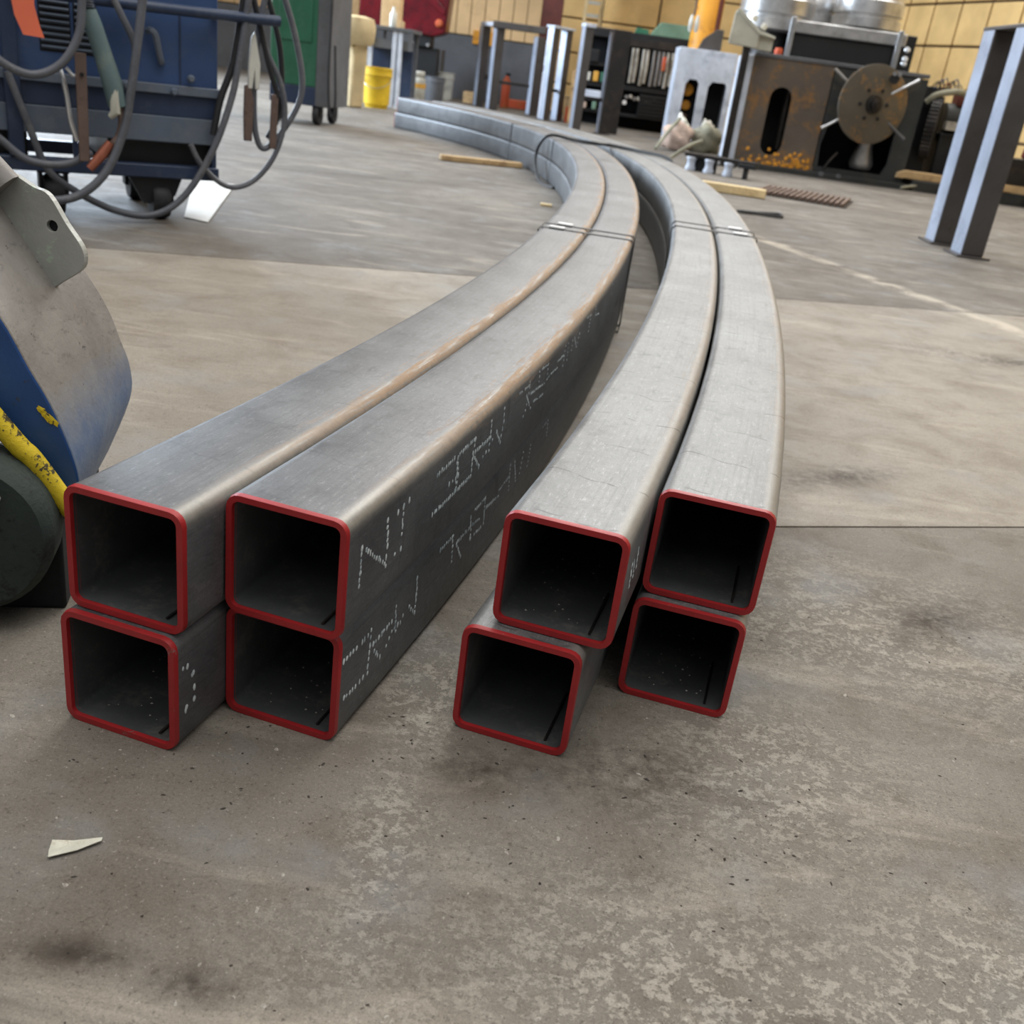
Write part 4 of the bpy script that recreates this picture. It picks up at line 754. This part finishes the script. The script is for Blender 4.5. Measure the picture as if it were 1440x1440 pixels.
# ------------------------------------------------------------------ pale stand and orange tank
st = thing('pale_stand', 'pale blue-white steel stand with two tall openings left of the rolling machine', 'stand', (1.25, 13.33, 0))
ol = [(0, 0.02), (0.12, 0.02), (0.14, 0.68), (0.18, 0.74), (0.27, 0.74), (0.30, 0.70), (0.31, 0.02), (0.41, 0.02), (0.42, 0.68), (0.46, 0.74), (0.62, 0.74), (0.64, 0.70), (0.64, 0.02), (0.70, 0.02), (0.70, 1.03), (0.0, 1.03)]
def cdt(poly):
    bm_ = bmesh.new(); vs = [bm_.verts.new((p[0], 0, p[1])) for p in poly]; es_ = [bm_.edges.new((vs[i], vs[(i + 1) % len(vs)])) for i in range(len(vs))]
    bmesh.ops.triangle_fill(bm_, use_beauty=True, edges=es_); return bm_
def plate(polys_outer, holes, th, name, mat, parent, bevel=0.003):
    bm_ = bmesh.new(); es_ = []
    for poly in [polys_outer] + holes:
        vs = [bm_.verts.new((p[0], 0, p[1])) for p in poly]; es_ += [bm_.edges.new((vs[i], vs[(i + 1) % len(vs)])) for i in range(len(vs))]
    bmesh.ops.triangle_fill(bm_, use_beauty=True, edges=es_); bmesh.ops.recalc_face_normals(bm_, faces=bm_.faces)
    me_ = bpy.data.meshes.new(name); bm_.to_mesh(me_); bm_.free(); me_.materials.append(MAT[mat]); o_ = bpy.data.objects.new(name, me_); C.objects.link(o_); o_.parent = parent
    md_ = o_.modifiers.new('solid', 'SOLIDIFY'); md_.thickness = th; md_.offset = 0
    return o_
plate(ol, [], 0.04, 'front_plate', 'white_steel', st)
MB().bx(0.0, 0.70, -0.02, 0.5, 1.03, 1.08).build('top_plate', 'white_steel', st, bevel=0.004)
MB().bx(0.0, 0.03, 0, 0.5, 0.02, 1.03).bx(0.67, 0.70, 0, 0.5, 0.02, 1.03).build('side_plate', 'white_steel', st)
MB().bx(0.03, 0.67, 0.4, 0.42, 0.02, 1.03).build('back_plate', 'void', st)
MB().prism([(0.22, 1.08), (0.27, 1.2), (0.42, 1.32), (0.50, 1.32), (0.50, 1.08)], (0, 0.1, 0), (1, 0, 0), (0, 0, 1), (0, 0.05, 0)).build('gusset', 'frame_steel', st, bevel=0.004)
for i, (x, z, s_) in enumerate(((0.20, 0.62, 0.15), (0.21, 0.44, 0.12), (0.2, 0.30, 0.1))):
    o = MB().lathe([(0.05, 0), (s_ * .5, 0.02), (s_ * .5, 0.12), (0.05, 0.15)], 16, (0, 0, 0), (0, 1, 0)).build('orange_roll', 'tank' if i < 2 else 'brown', smooth=True, loc=(1.25 + x, 13.52, z))
    tag(o, ['orange drum stored at the top inside the pale stand', 'orange drum in the middle inside the pale stand', 'rust brown drum at the bottom inside the pale stand'][i], 'drum', 'drums inside the pale stand')
tk = thing('orange_tank', 'orange cylindrical tank standing behind the pale stand', 'tank', (1.62, 14.3, 0))
MB().lathe([(0.17, 0), (0.18, 0.03), (0.18, 1.75), (0.10, 1.85)], 26).build('tank_shell', 'tank', tk, smooth=True)
MB().cyl((0.12, -0.12, 0.5), (0.12, -0.12, 1.7), 0.04, 12).build('tank_pipe', 'redcol', tk, smooth=True)
ch = thing('chain_hook', 'pair of pale hooks on a dark chain hanging beside the orange tank', 'chain', (1.38, 13.6, 1.9))
for i in range(9): MB().tube([(0.008 * (i % 2), 0, -i * 0.05), (0, 0.01 * (i % 2), -0.055 - i * 0.05)], 0.014, 6).build('chain_link', 'brown', ch)
for x in (-0.025, 0.045): MB().lathe([(0.01, -0.09), (0.028, -0.06), (0.03, 0.03), (0.015, 0.1)], 12, (x, 0, -0.55)).build('hook', 'whiteplast', ch, smooth=True)
MB().bx(-0.05, 0.02, -0.03, 0.03, -0.1, 0.05).build('chain_block', 'maroon', ch, bevel=0.01)

# ------------------------------------------------------------------ control box on a post
cb = thing('control_pedestal', 'grey sloping control box on a dark post by the rolling machine', 'control box', (1.575, 10.3, 0.0495)); cb.scale = (0.924, 0.924, 0.924)
MB().bx(-0.035, 0.035, -0.03, 0.03, -0.05, 1.1).build('post', 'dark_steel', cb, bevel=0.004)
MB().bx(-0.12, 0.12, -0.1, 0.1, -0.053, -0.041).build('post_foot', 'dark_steel', cb)
MB().prism([(-0.20, 1.10), (0.09, 1.08), (0.09, 1.22), (-0.15, 1.40), (-0.185, 1.38)], (0, -0.06, 0), (1, 0, 0), (0, 0, 1), (0.04, 0.22, 0)).build('box_shell', 'grey_box', cb, bevel=0.006)
MB().prism([(0.075, 1.08), (0.25, 1.07), (0.25, 1.18), (0.09, 1.215)], (0, 0.0, 0), (1, 0, 0), (0, 0, 1), (0, 0.16, 0)).build('box_side', 'grey_box', cb, bevel=0.004)
MB().prism([(-0.175, 1.395), (-0.15, 1.42), (0.09, 1.245), (0.25, 1.205), (0.25, 1.185), (0.08, 1.21)], (0, -0.075, 0), (1, 0, 0), (0, 0, 1), (0.03, 0.25, 0)).build('sloped_lid', 'grey_box', cb, bevel=0.004)
for x, z in ((-0.01, 1.33), (0.10, 1.265)): MB().lathe([(0.03, 0), (0.03, 0.03), (0.022, 0.05)], 14, (x + .03, 0.05, z), (0.4, 0, 1)).build('push_button', 'whiteplast', cb, smooth=True)

# ------------------------------------------------------------------ section bending machine
bmch = thing('rolling_machine', 'large dark steel roll bending machine with rusty front and slotted panel', 'machine', (1.62, 10.55, 0), math.radians(-2))
def slot(cx, z0, z1, w_, lean=0.0, n=8):
    out = []
    r_ = w_ / 2
    for i in range(n + 1): an = PI * i / n; out.append((cx + lean + r_ * math.cos(an), z1 - r_ + r_ * math.sin(an)))
    for i in range(n + 1): an = PI + PI * i / n; out.append((cx + r_ * math.cos(an), z0 + r_ + r_ * math.sin(an)))
    return out
arch = [(0.90, 0.10), (1.52, 0.10), (1.56, 0.2), (1.56, 0.52), (0.92, 0.52), (0.88, 0.3)]
plate([(0.08, 0.02), (0.92, 0.02), (0.85, 0.10), (0.85, 1.01), (0.08, 1.01)], [slot(0.41, 0.14, 0.76, 0.21)], 0.03, 'slotted_panel', 'rusty', bmch)
plate([(0.86, 0.02), (1.74, 0.02), (1.74, 0.99), (0.86, 0.99)], [arch], 0.03, 'arched_panel', 'machine', bmch)
MB().bx(0.0, 0.08, -0.02, 0.6, 0.02, 1.0).build('side_plate', 'white_steel', bmch, bevel=0.004)
MB().bx(0.08, 1.74, -0.03, 0.8, 1.0, 1.035).build('deck_plate', 'wain', bmch, bevel=0.004)
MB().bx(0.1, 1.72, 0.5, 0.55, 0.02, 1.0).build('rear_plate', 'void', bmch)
MB().bx(1.70, 1.74, 0, 0.8, 0.02, 0.99).build('side_plate', 'machine', bmch)
MB().bx(0.0, 1.8, -0.12, 0.8, 0.0, 0.05).build('base_rail', 'machine', bmch, bevel=0.004)
MB().cyl((0.50, 0.15, 0.2), (0.50, 0.15, 0.9), 0.03, 12).build('inner_shaft', 'dark_steel', bmch, smooth=True)
MB().lathe([(0.10, 0), (0.12, 0.05), (0.07, 0.22), (0.09, 0.30)], 18, (1.36, 0.2, 0.12)).build('ram', 'chrome', bmch, smooth=True)
MB().tube([(0.96, -0.02, 0.08), (1.0, -0.02, 0.16), (1.06, -0.03, 0.25)], 0.012, 6).build('bent_rod', 'dark_steel', bmch)
# top: platen, guide posts and rolls
MB().bx(0.42, 1.44, 0.25, 0.75, 1.04, 1.25).build('platen_block', 'black', bmch, bevel=0.01)
MB().bx(0.38, 1.50, 0.20, 0.80, 1.25, 1.36).build('platen_edge', 'chrome', bmch, bevel=0.012)
for x in (0.38, 1.40): MB().bx(x, x + 0.05, 0.16, 0.2, 1.04, 1.38).build('guide_post', 'bare', bmch, bevel=0.004)
def roll(x, y, r_, z0, z1):
    h = z1 - z0
    return MB().lathe([(r_ * .8, z0), (r_, z0 + .02), (r_, z0 + h * .3), (r_ * .93, z0 + h * .33), (r_ * .93, z0 + h * .38), (r_, z0 + h * .42), (r_, z0 + h * .75), (r_ * .95, z0 + h * .8), (r_ * .95, z1 - .02), (r_ * .85, z1)], 36, (x, y, 0)).build('forming_roll', 'chrome', bmch, smooth=True)
roll(0.28, 0.55, 0.36, 1.24, 1.62); roll(1.15, 0.55, 0.33, 1.36, 1.70); roll(0.72, 1.0, 0.25, 1.36, 1.75)
MB().cyl((0.28, 0.55, 1.04), (0.28, 0.55, 1.3), 0.2, 20).build('roll_shaft', 'black', bmch, smooth=True)
MB().cyl((1.15, 0.55, 1.3), (1.15, 0.55, 1.9), 0.10, 18).build('roll_shaft', 'bare', bmch, smooth=True)
MB().bx(1.46, 1.62, 0.3, 0.7, 1.04, 1.36).build('bearing_block', 'black', bmch, bevel=0.01)
for z in (1.10, 1.14, 1.22): MB().lathe([(0.022, 0), (0.03, 0.015), (0.02, 0.03)], 12, (1.50, 0.12, z), (0, -1, 0.3)).build('oil_fitting', 'bare', bmch, smooth=True)
MB().lathe([(0.035, 0), (0.04, 0.03), (0.03, 0.06)], 14, (0.31, 0.1, 1.036)).build('red_cap', 'orange_red', bmch, smooth=True)
# hand wheel disk, turned a little to the left
dk_c = Vector((1.235, -0.20, 0.715)); dax = Vector((0.28, -0.95, 0.04)).normalized()
MB().lathe([(0.34, -0.014), (0.352, -0.009), (0.352, 0.009), (0.34, 0.014)], 48, dk_c, dax).build('index_disk', 'rust_disk', bmch, smooth=True)
MB().lathe([(0.08, 0.0), (0.08, 0.03), (0.055, 0.035), (0.055, 0.07), (0.03, 0.075), (0.03, 0.09)], 28, dk_c + dax * 0.012, dax).build('hub', 'dark_steel', bmch, smooth=True)
dq = dax.orthogonal().normalized(); dw = dax.cross(dq)
for i in range(6):
    an = i * PI / 3 + 0.35; p = dk_c + (dq * math.cos(an) + dw * math.sin(an)) * 0.14
    MB().lathe([(0.016, 0), (0.016, 0.018), (0.012, 0.022)], 6, p + dax * 0.01, dax).build('hub_bolt', 'black', bmch)
MB().cyl(dk_c - dax * 0.01, dk_c - dax * 0.25, 0.06, 18).build('disk_shaft', 'dark_steel', bmch, smooth=True)
for sx, sz, mt in ((-1, 1, 'bare'), (1, 1, 'bare'), (-1, -1, 'bare'), (1, -1, 'wain')):
    dr = Vector((sx * 0.83, 0, sz * 0.55)).normalized(); pb = dk_c - dax * 0.05
    MB().tube([pb + dr * 0.18, pb + dr * 0.42, pb + dr * 0.475], [0.013, 0.013, 0.016], 10).build('spoke_handle', mt, bmch, smooth=True)
MB().cyl(dk_c + Vector((0.13, -0.02, 0.24)), dk_c + Vector((0.13, -0.05, 0.24)), 0.045, 16).build('index_knob', 'black', bmch, smooth=True)
for x in (0.115, 0.16): MB().lathe([(0.018, 0), (0.018, 0.02)], 10, dk_c + Vector((x, -0.06, 0.28)), (0, -1, 0)).build('clip', 'bare', bmch)
for x in (0.93, 1.1): MB().lathe([(0.025, 0), (0.025, 0.02)], 6, (x, -0.12, 0.04), (0, -1, 0)).build('bolt_head', 'wain', bmch)
# mottled ochre residue along the foot of the slotted panel
rs = random.Random(3); res = MB()
for i in range(90):
    x = 0.10 + rs.betavariate(2.0, 1.2) * 0.72; z = 0.05 + abs(rs.gauss(0, 0.055)); s_ = rs.uniform(0.008, 0.024)
    res.lathe([(s_, 0), (s_ * .6, 0.003 + s_ * .12)], 7, (x, -0.015, z), (rs.uniform(-.3, .3), -1, rs.uniform(-.3, .3)))
stuff(res.build('ochre_residue', 'tank', bmch))
# gear box and drive at the right
sk = MB().bx(3.44, 5.05, 10.36, 11.1, 0.0, 0.098).build('machine_skid', 'machine', bevel=0.004); tag(sk, 'long low dark steel skid under the gear drive at right', 'skid')
gb = thing('gear_drive', 'dark gear drive with a toothed wheel right of the bending machine', 'gear drive', (3.45, 10.75, 0))
MB().bx(-0.02, 0.20, 0.1, 0.6, 0.10, 0.95).build('gear_housing', 'black', gb, bevel=0.01)
MB().bx(0.3, 0.75, 0.15, 0.6, 0.10, 0.55).build('motor_block', 'black', gb, bevel=0.02)
MB().cyl((0.32, 0.3, 0.68), (0.72, 0.3, 0.68), 0.15, 20).build('motor', 'machine', gb, smooth=True)
gp = []
for i in range(176):
    an = 2 * PI * i / 176; rr_ = 0.29 if (i // 2) % 2 else 0.275; gp.append((rr_ * math.cos(an), rr_ * math.sin(an)))
gx = Matrix.Rotation(math.radians(68), 3, 'Z')
MB().prism(gp, (0.20, 0.02, 0.58), gx @ Vector((1, 0, 0)), (0, 0, 1), gx @ Vector((0, 0.09, 0))).build('gear_wheel', 'dark_steel', gb)
MB().bx(0.28, 0.46, 0.0, 0.1, 0.58, 0.66).build('name_plate', 'hose_white', gb, bevel=0.004)
MB().bx(0.40, 0.62, 0.2, 0.4, 0.80, 0.95).build('terminal_box', 'redcol', gb, bevel=0.02)
for i in range(7):
    x0 = 0.06 + i * 0.035; MB().tube(spl([(x0, 0.1, 0.93), (x0 + .05, 0.06, 1.0 + .02 * (i % 3)), (x0 + 0.12, 0.12, 0.92 - .02 * (i % 2))], 4), 0.007, 5).build('wire_tail', ['black', 'blue', 'hose_white', 'copper'][i % 4], gb)
MB().tube(spl([(0.02, -0.02, 0.80), (0.1, -0.04, 0.88), (0.3, -0.02, 0.93), (0.46, 0.1, 0.90)], 5), 0.03, 9).build('conduit', 'rag_grey', gb, smooth=True)
o = MB().tube(spl([(3.32, 10.32, 0.02), (3.55, 10.4, 0.07), (3.75, 10.5, 0.12), (3.88, 10.62, 0.24), (3.95, 10.7, 0.36)], 6), 0.014, 8).build('air_hose', 'rag_grey', smooth=True); tag(o, 'pale hose curving along the floor under the gear drive', 'hose')
o = MB().prism([(3.28, 0.10), (3.34, 0.10), (3.36, 0.105), (3.55, 0.10), (3.57, 0.102), (3.9, 0.102), (3.9, 0.165), (3.6, 0.175), (3.36, 0.175), (3.29, 0.15)], (0, 10.42, 0), (1, 0, 0), (0, 0, 1), (0, 0.12, 0)).build('timber_offcut', 'wood', bevel=0.006); tag(o, 'notched tan timber lying on the machine base under the gear', 'timber')
# machine at the right edge
rmch = thing('bench_press', 'dark machine on a timber skid at the right edge behind the steel frame', 'machine', (4.15, 10.2, 0))
MB().bx(-0.05, 1.0, 0.0, 0.4, 0.0, 0.11).build('skid', 'machine', rmch, bevel=0.004)
MB().bx(-0.02, 0.16, -0.02, 0.0, 0.12, 0.18).bx(-0.02, 0.9, 0.0, 0.4, 0.11, 0.18).build('timber', 'wood', rmch, bevel=0.004)
MB().bx(0.08, 0.9, 0.02, 0.4, 0.18, 0.42).build('press_bed', 'dark_steel', rmch, bevel=0.01)
MB().lathe([(0.03, 0), (0.06, 0.02), (0.05, 0.09), (0.02, 0.11)], 16, (0.26, 0.1, 0.42)).build('red_cap', 'maroon', rmch, smooth=True)
MB().lathe([(0.03, 0), (0.045, 0.02), (0.035, 0.09)], 16, (0.33, 0.15, 0.53)).build('white_cap', 'whiteplast', rmch, smooth=True)
MB().lathe([(0.03, -0.03), (0.09, -0.03), (0.10, 0), (0.09, 0.03)], 20, (0.34, -0.1, 0.10), (1, 0, 0)).build('roller_foot', 'mwheel', rmch, smooth=True)

# ------------------------------------------------------------------ tooling rail, rags, mat, timber
tr = thing('tooling_rail', 'low dark rail with pale rollers on the floor before the control post', 'rail', (1.33, 9.1, 0), math.radians(-24)); tr.scale = (0.86, 0.86, 0.86)
MB().bx(-0.32, 0.42, -0.06, 0.06, 0.13, 0.165).build('rail_bar', 'dark_steel', tr, bevel=0.004)
for x in (-0.25, -0.06, 0.14): MB().lathe([(0.05, 0), (0.055, 0.02), (0.042, 0.05), (0.042, 0.09), (0.055, 0.115), (0.05, 0.13)], 18, (x, -0.02, 0.0)).build('roller', 'white_steel', tr, smooth=True)
MB().bx(0.25, 0.42, -0.09, 0.02, 0.10, 0.14).build('rail_clip', 'black', tr, bevel=0.003); MB().bx(0.30, 0.34, -0.06, 0.0, 0.0, 0.10).build('rail_foot', 'black', tr); MB().bx(-0.31, 0.0, 0.02, 0.05, 0.0, 0.13).build('rail_web', 'black', tr)
def rag(loc, rx, ry, rz, mat, lab, seed):
    rn = random.Random(seed); b_ = bmesh.new(); bmesh.ops.create_icosphere(b_, subdivisions=3, radius=1.0)
    for v in b_.verts:
        n_ = 1 + 0.16 * math.sin(v.co.x * 5 + seed) * math.cos(v.co.y * 6 + seed * 2) + 0.12 * math.sin(v.co.z * 7 + v.co.x * 4 + seed) + rn.uniform(-.04, .04)
        v.co = Vector((v.co.x * rx * n_, v.co.y * ry * n_, max(v.co.z, -0.6) * rz * n_))
    me_ = bpy.data.meshes.new('rag'); b_.to_mesh(me_); b_.free(); me_.materials.append(MAT[mat]); shade(me_, 2); o_ = bpy.data.objects.new('rag', me_); C.objects.link(o_)
    zmin = min(v.co.z for v in me_.vertices); o_.location = (loc[0], loc[1], loc[2] - zmin); return tag(o_, lab, 'rag')
rag((1.22, 11.6, 0), 0.17, 0.14, 0.16, 'rag', 'pinkish bundled rag on the floor before the pale stand', 1)
rag((1.55, 11.7, 0), 0.17, 0.13, 0.17, 'rag_grey', 'grey-green bundled rag beside the control post', 2)
rag((1.30, 12.1, 0), 0.09, 0.09, 0.20, 'whiteplast', 'small white crumpled rag behind the pinkish one', 3)
rag((1.58, 12.0, 0), 0.10, 0.09, 0.20, 'hose_white', 'off-white crumpled rag behind the grey-green one', 4)
for i, (a, b_, lab) in enumerate((((0.98, 11.2, 0.02), (1.22, 11.6, 0.33), 'grey-green hose end leaning from the tubes up to the white rag'), ((0.98, 9.55, 0.05), (1.26, 9.75, 0.22), 'grey-green hose end rising behind the tooling rail'))):
    m_ = [(a[k] + b_[k]) / 2 + (0.02 if k == 2 else 0) for k in range(3)]; o = MB().tube(spl([a, m_, b_], 5), 0.018, 8).build('hose_end', 'rag_grey', smooth=True); tag(o, lab, 'hose')
mt = thing('ridged_mat', 'brown ridged rubber mat on the floor before the bending machine', 'mat', (1.60, 8.05, 0), math.radians(-19))
MB().bx(-0.05, 0.62, -0.35, 0.35, 0.0, 0.006).build('mat_base', 'joint', mt)
for i in range(16): MB().bx(-0.04 + i * 0.041, -0.018 + i * 0.041, -0.34, 0.34, 0.006, 0.03).build('mat_rib', 'mat', mt, bevel=0.003)
def timber(a, b_, w_, h_, mat, lab):
    a = Vector(a); b_ = Vector(b_); c_ = (a + b_) / 2; L = (b_ - a).length; an = math.atan2(b_.y - a.y, b_.x - a.x)
    o_ = MB().bx(-L / 2, L / 2, -w_ / 2, w_ / 2, 0, h_).build('timber_batten', mat, bevel=0.006); o_.location = (c_.x, c_.y, 0.001); o_.rotation_euler = (0, 0, an); return tag(o_, lab, 'timber')
timber((-0.80, 7.04, 0), (-0.26, 7.24, 0), 0.07, 0.035, 'wood', 'weathered timber batten lying under the left side of the tubes')
timber((1.02, 7.50, 0), (1.47, 7.42, 0), 0.08, 0.06, 'wood_pale', 'fresh pale timber block beside the right bundle and mat')
for o in (MB().bx(-0.09, -0.03, 5.05, 5.09, 0, 0.012).build('wood_chip', 'wood_pale', bevel=0.002),): o.location = (0.02, 0.3, 0); tag(o, 'small pale wood chip by the inner curve of the left bundle', 'chip')
lo = MB().tube(spl([(1.10, 6.28, 0.012), (1.2, 6.32, 0.012), (1.36, 6.42, 0.012), (1.385, 6.36, 0.012), (1.35, 6.27, 0.012), (1.2, 6.27, 0.014), (1.11, 6.26, 0.014)], 6), 0.009, 7).build('bent_wire', 'wire', smooth=True); tag(lo, 'black bent wire loop on the floor right of the tubes', 'wire')

# ------------------------------------------------------------------ walls
wb_ = struct(MB().bx(-9.1, 4.4, 17.8, 17.9, 0, 6).build('wall_back', 'seam'))
xs = -6.0
while xs < -0.6:
    MB().bx(xs, xs + 0.215, 17.76, 17.80, 0.97, 5).build('wall_plank', 'tan_wall', wb_, bevel=0.006); xs += 0.225
for i in range(3): MB().bx(-6 + i * 1.8, -4.22 + i * 1.8, 17.74, 17.80, 0.0, 0.95).build('wainscot_sheet', 'wain', wb_, bevel=0.004)
MB().bx(-1.66, -1.30, 17.70, 17.76, 0.85, 1.05).build('orange_board', 'tank', wb_, bevel=0.004)
for i, x in enumerate((-0.55, 0.35, 1.25, 2.15, 3.05)):
    for j, z in enumerate((0.0, 0.45, 0.92, 1.42, 1.92, 2.5, 3.2)):
        zt = (0.45, 0.92, 1.42, 1.92, 2.5, 3.2, 4.2)[j]
        MB().bx(x + 0.015, x + 0.885, 17.74, 17.80, z + 0.012, zt - 0.012).build('wall_panel', 'ywall', wb_, bevel=0.012)
RA = math.radians(-75)
wr_ = struct(MB().bx(0, 25.5, 0.0, 0.1, 0, 6).build('wall_right', 'seam')); wr_.location = (4.15, 17.8, 0); wr_.rotation_euler = (0, 0, RA)
for i in range(20):
    for j in range(8):
        z0 = 0.0 + j * 0.52
        MB().bx(i * 0.62 + 0.02, i * 0.62 + 0.60, -0.05, 0.0, z0 + 0.014, z0 + 0.506).build('wall_panel', 'ywall', wr_, bevel=0.014)
struct(MB().bx(-9.2, 11, -6.1, -6.0, 0, 6).build('wall_front', 'wain'))
struct(MB().bx(-9.1, -9.0, -6.0, 7.4, 0, 6).bx(-9.1, -9.0, 12.6, 17.8, 0, 6).bx(-9.1, -9.0, 7.4, 12.6, 4.3, 6).build('wall_left', 'wain'))
co = struct(MB().bx(-0.56, -0.26, 16.5, 16.52, 0, 5).bx(-0.56, -0.26, 16.78, 16.8, 0, 5).bx(-0.42, -0.40, 16.52, 16.78, 0, 5).build('column', 'redcol'))
la = thing('wall_ladder', 'pale slatted crate standing on end right of the red column', 'crate', (0.05, 17.3, 0))
for x in (0.0, 0.24): MB().bx(x, x + 0.05, 0, 0.05, 0, 2.4).build('rail', 'wood_pale', la)
for i in range(8): MB().bx(0.05, 0.24, 0.01, 0.04, 0.9 + i * 0.18, 0.95 + i * 0.18).build('rung', 'whiteplast', la)

# ------------------------------------------------------------------ litter on the floor
pp_ = [(-0.351, 0.641), (-0.334, 0.643), (-0.312, 0.651), (-0.311, 0.647), (-0.326, 0.633), (-0.345, 0.621), (-0.349, 0.630)]
rn = random.Random(5); m_ = MB()
ctr = Vector((sum(p[0] for p in pp_) / 7, sum(p[1] for p in pp_) / 7, 0.005))
ring_ = [Vector((p[0], p[1], 0.0012 + rn.uniform(0, 0.003))) for p in pp_]
m_.add([tuple(ctr)] + [tuple(v) for v in ring_], [(0, 1 + i, 1 + (i + 1) % 7) for i in range(7)])
pap = m_.build('paper_scrap', 'paper'); md = pap.modifiers.new('s', 'SOLIDIFY'); md.thickness = 0.0008; tag(pap, 'torn scrap of white paper on the floor at lower left', 'paper')
def litter(name, mat, n_, seed, smin, smax, zone, lab):
    r_ = random.Random(seed); m2 = MB()
    for i in range(n_):
        x, y = zone(r_); s_ = r_.uniform(smin, smax) ; an = r_.uniform(0, PI); el = r_.uniform(1, 2.4)
        vs = []
        for k in range(5): t = 2 * PI * k / 5 + r_.uniform(-.3, .3); a_ = s_ * el * math.cos(t); b2 = s_ * math.sin(t); vs.append((x + a_ * math.cos(an) - b2 * math.sin(an), y + a_ * math.sin(an) + b2 * math.cos(an), 0.0))
        vs.append((x + r_.uniform(-.3, .3) * s_, y + r_.uniform(-.3, .3) * s_, s_ * r_.uniform(0.5, 1.1)))
        m2.add(vs, [(k, (k + 1) % 5, 5) for k in range(5)])
    o_ = m2.build(name, mat); o_['kind'] = 'stuff'; o_['label'] = lab; o_['category'] = 'debris'; return o_
def near(r_):
    y = 0.42 + 1.1 * r_.random() ** 1.6; return r_.uniform(-0.55, 0.62) * y * 1.1, y
def front(r_): return (r_.uniform(-0.42, 0.36), r_.uniform(0.70, 0.90))
litter('concrete_chips', 'chip', 130, 11, 0.0005, 0.0022, near, 'pale chips and grit scattered over the near floor')
litter('dark_grit', 'chip_dark', 160, 12, 0.0004, 0.0015, near, 'dark grit scattered over the near floor')
litter('scale_flakes', 'chip_dark', 120, 13, 0.0005, 0.0018, front, 'dark scale flakes on the floor before the tube ends')
# scale flakes lying inside the tube mouths
for pp, s0, off, z0 in ((PL, -1.23, -0.52, 0.0), (PL, -0.57, 0.49, 0.0), (PR, -0.24, -0.52, 1.005), (PR, 0.79, 0.49, 0.0)):
    r_ = random.Random(int(off * 100) + 50); m2 = MB()
    for i in range(26):
        c_ = onpath(pp, s0 + 0.1 + r_.random() * 1.2, off + r_.uniform(-0.33, 0.33), z0 + 0.057); k_ = r_.uniform(0.0005, 0.0014)
        m2.add([c_ + Vector((k_ * math.cos(t) * r_.uniform(.6, 1.6), k_ * math.sin(t) * r_.uniform(.6, 1.6), 0)) for t in (0, 1.6, 3.1, 4.6)] + [c_ + Vector((0, 0, k_))], [(0, 1, 4), (1, 2, 4), (2, 3, 4), (3, 0, 4)])
    o_ = m2.build('scale_flakes', 'chip'); o_['kind'] = 'stuff'; o_['category'] = 'debris'
    o_['label'] = {(-52, 0): 'pale scale flakes inside the lower left tube mouth', (49, 0): 'pale scale flakes inside a lower tube mouth', (-52, 100): 'pale scale flakes inside the chipped tube mouth'}[(int(round(off * 100)), 100 if z0 > 0.5 else 0)] + (' of the right bundle' if pp is PR else ' of the left bundle')
